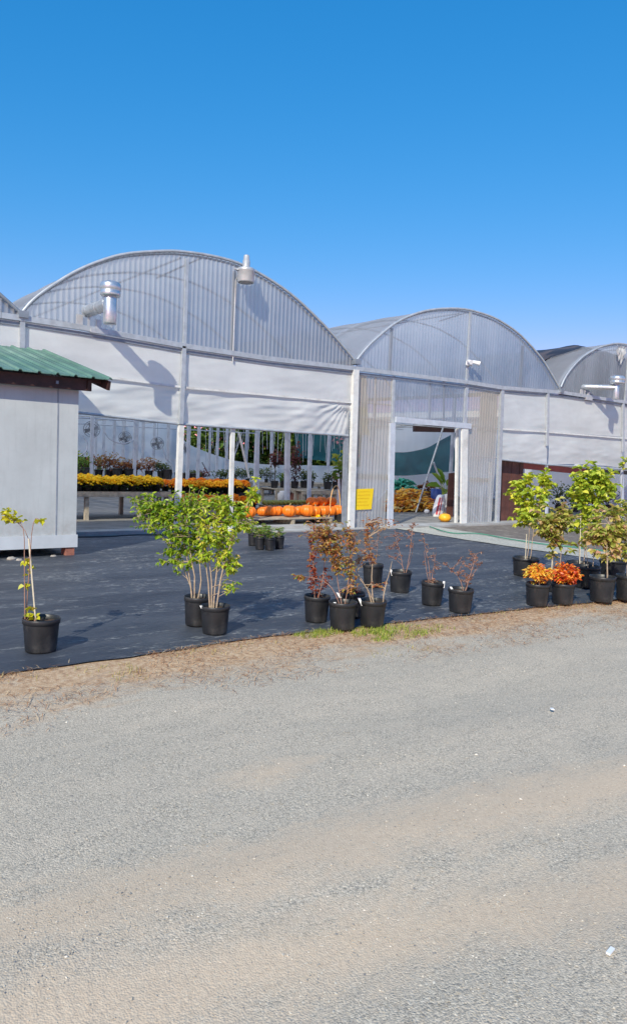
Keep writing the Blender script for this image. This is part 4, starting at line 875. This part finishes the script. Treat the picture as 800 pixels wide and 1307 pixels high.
# ------------------------------------------------------------------ benches, mums, pumpkins
def bench(name, x0, x1, y0, y1, z, label, grp, lower=None, th=.06, mat='wood', legs=None):
    t = thing(name, ((x0+x1)/2, y0, .035), label, 'bench', grp); o = Vector(((x0+x1)/2, y0, .035))
    b = MB(o); n = int((y1-y0)/.13)
    for i in range(n): y = y0+(y1-y0)*i/n; b.box((x0, y+.008, z-.025), (x1, y+(y1-y0)/n-.008, z))
    b.build('bench_top', mt[mat], t)
    b = MB(o); b.box((x0, y0-.022, z-.10), (x1, y0, z+.004)); b.box((x0, y1, z-.10), (x1, y1+.022, z+.004)); b.build('apron', mt[mat], t)
    for x in (legs or [x0+.06, (x0+x1)/2, x1-.06]):
        for y in (y0+.03, y1-.08):
            b = MB(o); b.box((x-.04, y, .036), (x+.04, y+.07, z-.03)); b.build('leg', mt[mat], t)
    if lower: b = MB(o); b.box((x0+.06, y0+.05, lower-.03), (x1-.06, y1-.05, lower)); b.build('shelf', mt[mat], t)
    return t
bg_ = 'wooden display benches'
bench('wooden_bench', -7.9, -4.55, 2.35, 3.45, .60, 'long grey wooden bench carrying yellow mums', bg_, legs=[-7.8, -6.32, -5.2, -4.62])
bench('wooden_bench', -4.45, -2.45, 2.4, 3.3, .57, 'bench carrying orange mums behind the thick white post', bg_)
bench('wooden_bench', -4.7, -2.75, 1.45, 2.0, .30, 'low bench with shaded orange mums in front of the taller one', bg_)
tb = W(353, 624, 6.2); te = W(400, 625, 6.2)
bench('wooden_table', tb.x, te.x+.4, 6.2, 7.1, tb.z, 'pale wooden table behind the pumpkins with dark plants', bg_)
# back benches
bench('wooden_bench', -4.5, 1.0, 9.0, 10.2, .55, 'far bench with brown and dark potted plants, left half of the interior', bg_)
bench('wooden_bench', 1.2, 5.5, 9.4, 10.4, .45, 'far bench below the sloping white sheet', bg_)
def mum(mat, seed):
    random.seed(seed); t = thing('potted_mum', (0, 0, 0), '', 'potted plant'); b = MB(); fl_ = MB()
    for i in range(110):
        a = random.uniform(0, 6.28); q = math.sqrt(random.random()); x = .135*q*math.cos(a); y = .135*q*math.sin(a); z = .105+.15*math.sqrt(max(0, 1-q*q*.95))+random.uniform(-.02, .03)
        fl_.blob((x, y, z), .026, .026, .017, 6, 3, random.random(), .2)
    for i in range(70):
        a = random.uniform(0, 6.28); r_ = .125*random.uniform(.5, 1.05); p = Vector((r_*math.cos(a), r_*math.sin(a), random.uniform(.06, .17))); b.leaf(p, Vector((math.cos(a), math.sin(a), random.uniform(-.3, .5))), Vector((0, 0, 1)), .05, .03, random.uniform(0, .6))
    fl_.build('flowers', mat, t); b.build('foliage', L_dark, t)
    b = MB(); b.lathe([(0, .002), (.07, .002), (.09, .11), (.098, .11), (.098, .125), (.08, .125)], 14); b.build('pot', mt['blackplastic'], t); return t
st_ = random.getstate()
my = mum(L_yel, 1); mo = mum(L_ora, 2)
def place_mums(src, x0, x1, y0, ny, z, label, grp, first, dx=.215):
    n = int((x1-x0)/dx); src['group'] = grp
    for j in range(ny):
        for i in range(n):
            lb = label[j] if isinstance(label, list) else label
            loc = (x0+dx*(i+.5)+random.uniform(-.015, .015)+(.1 if j % 2 else 0), y0+j*.22, z); s = random.uniform(.92, 1.12)
            if first: src.location = loc; src['label'] = lb; first = False
            else: c = copy_tree(src, loc, random.uniform(0, 6), s, lb); c['group'] = grp
place_mums(my, -7.85, -4.6, 2.5, 4, .60, 'bright yellow mum among the rows on the long left bench', 'yellow mums on the long bench', True, .185)
mg = mum(leafmat('golden_petal', [(0, (.95, .5, .01)), (1, (1, .8, .05))], .45, .6), 3)
place_mums(mg, -4.35, -2.6, 2.28, 1, .585, 'golden mum in the front row on the bench behind the thick white post', 'golden mums at the front of the second bench', True, .25)
place_mums(mo, -4.5, -2.5, 2.5, 3, .57, 'orange mum in the rows on the bench behind the thick white post', 'orange mums on the second bench', True)
place_mums(mo, -4.65, -2.8, 1.55, 2, .30, 'orange mum in the shaded rows on the low bench', 'orange mums on the low bench', False)
mo['group'] = 'orange mums on the second bench'
b = MB(); b.box((-4.44, 2.30, .53), (-2.46, 2.37, .60)); tag(b.build('plant_tray', mt['blackplastic']), 'long black tray edge under the orange mums', 'tray')
# pumpkins
def pumpkin(flat=.82):
    t = thing('pumpkin', (0, 0, 0), '', 'pumpkin', 'orange pumpkins in a row on the greenhouse floor'); b = MB(); pr = []
    for j in range(15):
        th = math.pi*j/14; pr.append((max(.001, .16*math.sin(th)), .16*flat-.16*flat*math.cos(th)))
    fn = lambda a, r, z: 1-.09*abs(math.cos(a*5))**6
    pr = [(r, z-(.03*math.exp(-(r/.05)**2) if z > .1 else -.02*math.exp(-(r/.05)**2))) for r, z in pr]
    b.lathe(pr, 60, fn=fn); b.build('skin', mt['pumpkin'], t)
    b = MB(); b.tube([(0, 0, .22), (.005, 0, .26), (.03, .01, .295)], .02, 7, .012); b.build('stalk', mt['pstem'], t); return t
PZ = .17
pt_ = thing('added_pallet', (-2.2, .75, .035), 'low grey slatted stand added to bring the pumpkins into sunlight', 'added_pallet'); b = MB((-2.2, .75, .035))  # stand added so the pumpkins sit forward in the sun
xa = W(308, 657, 1.).x; xb = -1.45
for i in range(6): b.box((xa, .74+i*.125, .145), (xb, .84+i*.125, .168))
b.build('deck', mt['wood'], pt_); b = MB((-2.2, .75, .035))
for x in (xa+.05, (xa+xb)/2, xb-.1):
    b = MB((-2.2, .75, .035)); b.box((x, .75, .036), (x+.07, 1.46, .143)); b.build('bearer', mt['wood'], pt_)
pk = pumpkin(); first = True
spots = [(318, 657, 1.05, 0), (341, 656, 1.0, 0), (354, 656, .95, 0), (369, 658, 1.1, 0), (380, 653, .95, 0), (392, 661, 1.15, 0), (402, 659, 1.0, 0), (412, 662, 1.05, 0), (421, 660, 1., 0), (431, 662, 1.1, 0), (439, 658, .95, 0), (347, 653, .9, 0), (386, 655, 1., 0), (407, 655, 1., 0), (416, 655, 1., 0), (426, 655, 1., 0), (335, 652, .9, 0), (410, 651, .95, .2), (398, 652, 1., .18), (422, 651, .9, .2)]
plabels = ['leftmost pumpkin, apart from the rest behind the leafy shrub', 'rounded pumpkin right of a grey interior post', 'second front pumpkin right of the grey interior post', 'large front pumpkin left of the middle of the row', 'smaller pumpkin set back beside the large front one', 'largest pumpkin in the middle of the row', 'front pumpkin just above the pale yellow mum', 'front pumpkin right of the pale yellow mum', 'front pumpkin left of the orange hose', 'front pumpkin right beside the orange hose', 'rightmost pumpkin against the corner post', 'back pumpkin under green squash at the left end', 'back pumpkin left of the largest one', 'back pumpkin behind the mum', 'back pumpkin among the right half', 'back pumpkin near the hose', 'small back pumpkin next to the grey post', 'pumpkin on top of the heap, middle one', 'pumpkin on top of the heap, left one', 'pumpkin on top of the heap, right one']
for (u, v, s, lift), lb in zip(spots, plabels):
    back = v <= 656 and s <= 1.0; p = W(u, v, 1.28 if back else 1.0); p.z = PZ+lift*(1 if lift else 1); s *= .9; rz = random.uniform(0, 6)
    if first: pk.location = p; pk.scale = (s,)*3; pk['label'] = lb; first = False
    else: copy_tree(pk, p, rz, s, lb)
for i in range(11):
    u = 338+i*5; p = W(u, 642, 1.62); b = MB(); b.blob((0, 0, 0), .09, .07, .055, 10, 6, .5, .06); o = b.build('green_squash', mt['greensq']); o.location = (p.x, 1.62, .43); o.rotation_euler.z = random.uniform(0, 3)
    tag(o, 'small yellow-green squash resting on a wooden board behind the front pumpkins', 'squash', 'green squash piled behind the pumpkins')
pa = W(334, 644, 1.62); pb = W(396, 644, 1.62); b = MB(); b.box((pa.x, 1.5, .35), (pb.x, 1.74, .375)); b.box((pa.x, 1.52, .036), (pa.x+.04, 1.72, .35)); b.box((pb.x-.04, 1.52, .036), (pb.x, 1.72, .35)); b.box((pa.x, 1.6, .3), (pb.x, 1.63, .35)); tag(b.build('board', mt['wood']), 'low wooden board behind the pumpkins carrying green squash', 'board')

# foliage things inside (free plants)
def bush(name, loc, rx, rz_, n, lm, label, cat='plant', grp=None, leafL=.09, trunk=0., asp=.5, potted=True, z0=0., pr=.12, barkm='bark_dark'):
    t = thing(name, loc, label, cat, grp); base = 0.
    if potted: pot_mesh(pr, pr*1.8).build('pot', mt['pot'], t); base = pr*1.6
    c = Vector((0, 0, base+trunk+rz_)); b = MB(); tw = MB(); tw.tube([(0, 0, base*.8), (.01, .0, base+trunk), c], .012+rx*.02, 6, .005)
    for i in range(n):
        q = Vector((random.gauss(0, .5), random.gauss(0, .5), random.gauss(0, .5)))
        if q.length > 1.15: q = q.normalized()
        p = c+Vector((q.x*rx, q.y*rx, q.z*rz_))*(1+.3*noise.noise(q*2)); d = Vector((random.gauss(0, 1), random.gauss(0, 1), random.gauss(0, .7)))
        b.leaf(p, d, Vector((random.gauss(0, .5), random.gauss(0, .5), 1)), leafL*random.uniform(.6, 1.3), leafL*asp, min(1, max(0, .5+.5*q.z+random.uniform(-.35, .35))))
        if i % 14 == 0: tw.tube([c*.6+Vector((0, 0, base*.3)), (c+p)/2-Vector((0, 0, .02)), p], .006, 4, .002, cap=False)
    tw.build('stem', mt[barkm], t); b.build('foliage', lm, t); return t
def IW(u, v, y, z=None):
    p = W(u, v, y); 
    if z is not None: p.z = z
    return p
p = IW(377, 600, 6.6, tb.z); bush('potted_tree', p, .18, .62, 260, L_purple, 'tall dark purple columnar plant on the pale wooden table', 'potted plant', None, .10)
p = IW(351, 600, 6.7, tb.z); bush('potted_tree', p, .22, .22, 160, L_purple, 'small dark purple tree with bare stem on the table left end', 'potted plant', None, .10, trunk=.45)
for i, (u, s, lm, lb) in enumerate(((388, .22, L_dark, 'dark green plant on the right end of the pale table'), (396, .2, L_dark, 'dark low plant beyond the pale table end'), (362, .16, L_bushy, 'light green plant between two purple plants on the table'))):
    bush('potted_plant', IW(u, 615, 6.9, tb.z), s, s*.8, 160, lm, lb, 'potted plant', 'green plants on the pale table', .08)
fgl = 'potted plants on the far benches'
data = [(104, 9.3, .34, .26, L_bushy, 'green plant at the left end of the far bench'), (126, 9.5, .42, .22, L_brown, 'wide reddish brown plant on the far bench left'), (140, 9.6, .4, .26, L_brown, 'taller reddish brown plant on the far bench'), (156, 9.4, .4, .18, L_brown, 'low brown plant on the far bench centre'), (170, 9.5, .35, .14, L_brown, 'flat brown plant on the far bench near an interior post'), (190, 9.6, .3, .22, L_dry, 'pinkish dry plant at the right of the far bench'), (206, 9.5, .28, .15, L_dark, 'dark small plant at the right of the far bench')]
for u, y, rx, rz_, lm, lb in data: bush('potted_plant', IW(u, 610, y, .55), rx, rz_, 200, lm, lb, 'potted plant', fgl, .09, pr=.13)
for i, (u, y, rx, lm) in enumerate(((246, 9.6, .2, L_dark), (256, 9.7, .22, L_purple), (283, 9.7, .25, L_dark), (300, 9.8, .3, L_dark), (316, 9.7, .3, L_dark), (340, 9.8, .35, L_dark))):
    bush('potted_plant', IW(u, 612, y, .45), rx*1.3, rx*.6, 220, lm, ['dark plant right of the thick white post', 'purple-tinged plant on the middle far bench', 'dark green plant below the sloping sheet', 'dark green plant left of the thin white post', 'dark green plant at the foot of the white brace', 'wide dark plant beside the grey interior post'][i], 'potted plant', fgl, .08, pr=.07)
# empty black pots standing on the far bench
pt = None
for i, (u, y) in enumerate(((236, 9.2), (247, 9.2), (229, 9.3), (150, 9.15), (112, 9.15), (165, 9.1), (214, 9.2))):
    t = thing('empty_pot', IW(u, 612, y, .55 if u < 225 else .45), ['empty black pot behind the thick white post, left of its pair', 'empty black pot right of the thick white post', 'empty black pot hidden at the post edge', 'empty black pot between the brown plants', 'empty dark pot by the leftmost far green plant', 'empty black pot right of the low brown plant', 'empty black pot at the far right of the left bench'][i], 'pot', 'empty pots on the far benches'); pot_mesh(.15, .3).build('pot_shell', mt['pot'], t)
# leafy vine at the corner post
t = bush('potted_vine', G(433, 668, .035)+_F0*.3, .22, .30, 60, L_bushy, 'light green broad-leaved vine leaning by the corner post', 'potted plant', None, .15, trunk=.75, asp=.8)
p = IW(434, 640, 1.4); b = MB(); b.box((p.x-.05, 1.4, .035), (p.x+.05, 1.46, 1.45)); tag(b.build('white_stand', mt['rawwhite']), 'narrow upright white board beside the corner post', 'board')
# hose loop beside corner post
pts = [W(u, v, .9) for u, v in ((412, 673), (418, 664), (421, 650), (422, 636), (425, 624), (430, 620), (433, 630), (434, 650))]; b = MB(); b.tube(interp(pts, 24), .010, 7); tag(b.build('hose', mt['orange_hose']), 'orange hose looped upright beside the corner post', 'hose')
# low plants on a rack at right
for i, (u, lb) in enumerate(((417, 'small dark plant on low rack behind right pumpkins'), (428, 'small leafy plant on low rack near the orange hose'))): bush('potted_plant', IW(u, 640, 4.5, .55), .16, .14, 110, L_brown if i else L_dark, lb, 'potted plant', 'plants on the low rack', .08)
bench('wooden_rack', IW(412, 0, 4.4).x, IW(440, 0, 4.4).x+.5, 4.35, 4.8, .52, 'low rack behind the right-hand pumpkins', bg_)
# white objects under the pale table
p = IW(357, 635, 6.3, .035); b = MB(); b.lathe([(0, 0), (.13, 0), (.16, .34), (.15, .36), (0, .36)], 18); o = b.build('bucket', mt['rawwhite']); o.location = p; tag(o, 'white bucket standing under the pale wooden table', 'bucket')
p = IW(376, 637, 6.35, .035); b = MB(); b.box((-.2, -.1, 0), (.2, .15, .3)); o = b.build('crate', mt['brick']); o.location = p; tag(o, 'reddish brown crate under the pale table', 'crate')
# irrigation drop tubes hanging
dn = 0
for i in range(34):
    u = 262+i*5.2+random.uniform(-2, 2); y = random.choice((5, 7, 9)); a = W(u, 545, y); c = W(u+random.uniform(-3, 3), random.uniform(568, 582) if i % 6 else 590, y)
    b = MB(a); zt_ = 2.66; b.tube([(a.x, y, zt_), (a.x+.02, y, (zt_+c.z)/2), (c.x, y, c.z)], .0065, 4); o = b.build('drip_tube', mt['white_grey']); o.location = a
    tag(o, 'thin pale irrigation tube hanging from the pipes above the left opening', 'tube', 'hanging irrigation tubes')
# curly white hoses near fans
for pts, lb in ((((134, 552), (140, 560), (150, 565), (160, 566), (170, 562), (176, 556)), 'pale hose sagging in a loop under the second fan'), (((208, 572), (212, 585), (219, 592), (221, 604)), 'pale hose curving down left of the thick white post'), (((106, 556), (112, 566), (110, 576), (102, 582)), 'pale hose hanging left of the first fan')):
    q = [W(u, v, 9.) for u, v in pts]; b = MB(); b.tube(interp(q, 18), .018, 6); tag(b.build('hose', mt['white_grey']), lb, 'hose', 'pale hoses hanging inside')
# ------------------------------------------------------------------ things in the doorway
def heap(name, uv, y, rx, ry, rz_, n, lm, label, cat, L=(.18, .4)):
    p = IW(*uv, y, .035); b = MB()
    for i in range(n):
        q = Vector((random.gauss(0, .45), random.gauss(0, .45), abs(random.gauss(0, .5))))
        if q.length > 1: q = q.normalized()*random.uniform(.85, 1)
        c = Vector((q.x*rx, q.y*ry, q.z*rz_)); a = random.gauss(0, .5); d = Vector((math.cos(a), math.sin(a)*.6, random.gauss(0, .25))).normalized(); l = random.uniform(*L)
        s = c-d*l/2; e = c+d*l/2; s.z = max(.01, s.z); e.z = max(.01, e.z); mm = (s+e)/2+Vector((0, 0, .03)); b.tube([s, mm, e], random.uniform(.02, .045), 6, .012, tint=random.random())
    o = b.build(name, lm); o.location = p; return tag(o, label, cat)
heap('husk_pile', (522, 655), 3.2, .95, .4, .62, 420, L_tarr, 'waist-high bundle of orange and yellow dried stalks inside the doorway', 'stalk pile')
o = heap('netting', (513, 650), 4.2, .5, .3, .35, 180, L_net, 'bunched teal green netting behind the orange stalks', 'netting', (.1, .3)); o.location.z = .55
b = MB(); b.box((-.55, -.2, 0), (.55, .3, .50)); o = b.build('crate', mt['wood']); o.location = IW(513, 650, 4.3, .035); tag(o, 'grey wooden crate holding up the teal netting', 'crate')
heap('brush_pile', (541, 648), 5.2, .9, .4, .75, 260, L_brown, 'low brown heap of dry plants behind the stalk pile', 'plant heap', (.1, .3))
def sack(uv, y, lean, label, s=1.):
    p = IW(*uv, y, .035); t = thing('sack', p, label, 'sack', 'white sacks beside the door', 0); b = MB()
    def f(a, c):
        an = a*2*math.pi; z = c*.56*s; w_ = (.20*(1-.35*(2*c-1)**4)+.02*noise.noise((math.cos(an)*2, math.sin(an)*2, c*3)))*s; w_ *= (1-.25*c)
        return (w_*math.cos(an)+lean*z, w_*.6*math.sin(an), z+.02*noise.noise((math.cos(an)*3, math.sin(an)*3, 5))*(c > .8))
    b.grid(f, 28, 14); b.add([f(i/28, 1) for i in range(28)], [tuple(range(28))]); b.build('sack_body', mt['rawwhite'], t)
    b = MB()
    for a0 in (.60,) if lean > .1 else ():
        for (da, wd_) in ((0., .06), (.09, .03)):
            b.grid(lambda i, j: Vector(f(a0+da+wd_*i, .1+.8*j))+Vector((0, -.006, 0)), 2, 10)
    if b.v: b.build('red_stripe', simple('red_print', (.6, .08, .1), .6), t)
    return t
sack((557, 663), 1.7, .22, 'white sack with red stripes leaning beside the door'); sack((569, 662), 1.75, -.02, 'plain white sack right of the red striped one', 1.02)
# big-leaf plant
p = IW(569, 640, 2.1, .035); t = thing('broadleaf_plant', p, 'broad-leaved green plant rising behind the white sacks', 'plant'); b = MB(); s_ = MB()
for (du, dv, L_) in ((-18, -2, .5), (-8, -16, .55), (4, -8, .4), (-14, -14, .5), (2, 6, .4), (-4, 4, .4)):
    e = V(566+du, 620+dv, p)-p; o_ = Vector((0, 0, .72)); s_.tube(bez(Vector((0, 0, .1)), o_*.8, (o_+e)/2, 5), .012, 5, .008); d = (e-o_*.9); b.leaf((o_+e)/2-d*.2, d+Vector((0, -.2, -.1)), Vector((0, -.6, 1)), L_, L_*.5, random.uniform(.1, .8))
s_.build('stem', mt['greensq'], t); b.build('foliage', L_bushy, t); pot_mesh(.15, .26).build('pot', mt['pot'], t)
p = W(567, 668, .45); o = None
t = thing('yellow_squash', (p.x, p.y, .035), 'yellow-orange squash lying at the foot of the sacks', 'squash'); b = MB(); b.lathe([(0.001, 0), (.08, .01), (.14, .06), (.15, .11), (.11, .18), (.05, .2), (.001, .19)], 24, fn=lambda a, r, z: 1+.03*math.cos(a*8)); b.build('skin', mt['squash'], t); b = MB(); b.tube([(0, 0, .18), (-.03, 0, .23)], .018, 6); b.build('stalk', mt['pstem'], t)
p = IW(544, 657, 2.4, .035); b = MB(); b.lathe([(0.001, 0), (.05, .005), (.075, .06), (.06, .11), (.001, .12)], 16); o = b.build('white_gourd', mt['rawwhite']); o.location = p; tag(o, 'small round white gourd between stalks and sacks', 'gourd')
p = IW(556, 640, 3.4, .035); b = MB(); b.lathe([(0, 0), (.14, 0), (.17, .62), (.0, .62)], 16); o = b.build('barrel', mt['blue']); o.location = p; tag(o, 'dark blue drum half hidden behind the broad leaves', 'drum')
# green hose along the gravel path
pts = [G(u, v, .045) for u, v in ((548, 672), (575, 680), (610, 681), (650, 688), (690, 694), (730, 698), (770, 703), (810, 708))]; b = MB(); b.tube(interp(pts, 40), .012, 6); tag(b.build('hose', mt['green_hose']), 'thin green hose lying along the pale gravel path', 'hose')
pts = [Vector((-7.6, .02, .02)), Vector((-6.9, -.08, .02)), Vector((-6.3, .0, .02)), Vector((-5.7, -.15, .02)), Vector((-5.0, -.1, .02)), Vector((-4.3, .02, .02))]; b = MB(); b.tube(interp(pts, 30), .014, 6); tag(b.build('hose', mt['dark']), 'black hose along the concrete kerb beside the shed', 'hose')
# pale scraps on the slab
for i, (u, v) in enumerate(((345, 662), (356, 664), (366, 663))):
    bush('potted_plant', G(u, v+1, .035), .10, .035, 40, leafmat('silver_leaf', [(0, (.3, .38, .36)), (1, (.6, .68, .66))]), ['left of three low silver-leaved plants on the slab', 'middle of three low silver-leaved plants on the slab', 'right of three low silver-leaved plants on the slab'][i], 'potted plant', 'silver-leaved plants', .08, pr=.035)
# things in the right bay
for i, (u, y, s, lm, lb) in enumerate(((733, 2.2, .3, L_dark, 'dark plant inside the right bay behind the tallest young tree'), (748, 2.0, .26, L_red, 'reddish plant low inside the right bay'), (712, 2.4, .3, L_dark, 'dark plant inside the right bay left part'), (775, 2.1, .3, L_purple, 'purplish plant inside the right bay near the edge'))):
    bush('potted_plant', IW(u, 650, y, .035), s, s*1.2, 180, lm, lb, 'potted plant', 'plants inside the right bay', .1)

# ------------------------------------------------------------------ trees behind the greenhouse
def tree(loc, H, rx, label, seed, n=2600):
    rn = random.Random(seed); t = thing('tree', loc, label, 'tree', 'trees beyond the greenhouse'); b = MB(); tr = MB()
    tr.tube([(0, 0, 0), (.1, 0, H*.3), (.0, .1, H*.7)], H*.03, 8, H*.01)
    cl = []
    for i in range(16):
        a = rn.uniform(0, 6.28); q = rn.uniform(.2, 1); z = rn.uniform(.12, .95); w_ = rx*math.sin(math.pi*(z*.8+.12)); c = Vector((w_*q*math.cos(a), w_*q*math.sin(a), z*H)); cl.append((c, rx*rn.uniform(.3, .5)))
        tr.tube([(0, 0, c.z*.5), c*.6+Vector((0, 0, c.z*.15)), c], H*.008, 5, H*.002)
    for i in range(n):
        c, r_ = cl[rn.randrange(16)]; q = Vector((rn.gauss(0, .5), rn.gauss(0, .5), rn.gauss(0, .45))); p = c+q*r_
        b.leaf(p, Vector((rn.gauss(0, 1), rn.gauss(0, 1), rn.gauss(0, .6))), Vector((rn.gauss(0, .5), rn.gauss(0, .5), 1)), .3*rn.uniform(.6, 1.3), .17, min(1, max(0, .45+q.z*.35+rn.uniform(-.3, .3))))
    tr.build('trunk', mt['bark_dark'], t); b.build('crown', L_tree, t)
for i, (x, y, H, rx) in enumerate(((-5, 22, 3.4, 2.4), (-1, 24, 3.6, 2.6), (3, 23, 3.6, 2.4), (7.5, 22, 3.8, 2.6), (10.5, 21, 3.6, 2.4), (13.5, 22, 3.8, 2.6), (17, 22, 3.8, 2.8), (21, 21, 3.6, 2.8), (9, 25, 4.0, 2.8), (15.5, 26, 4.0, 3), (25, 22, 3.6, 2.8))):
    tree((x, y, 0), H, rx, 'dark leafy tree seen through the open back of the greenhouse', i)
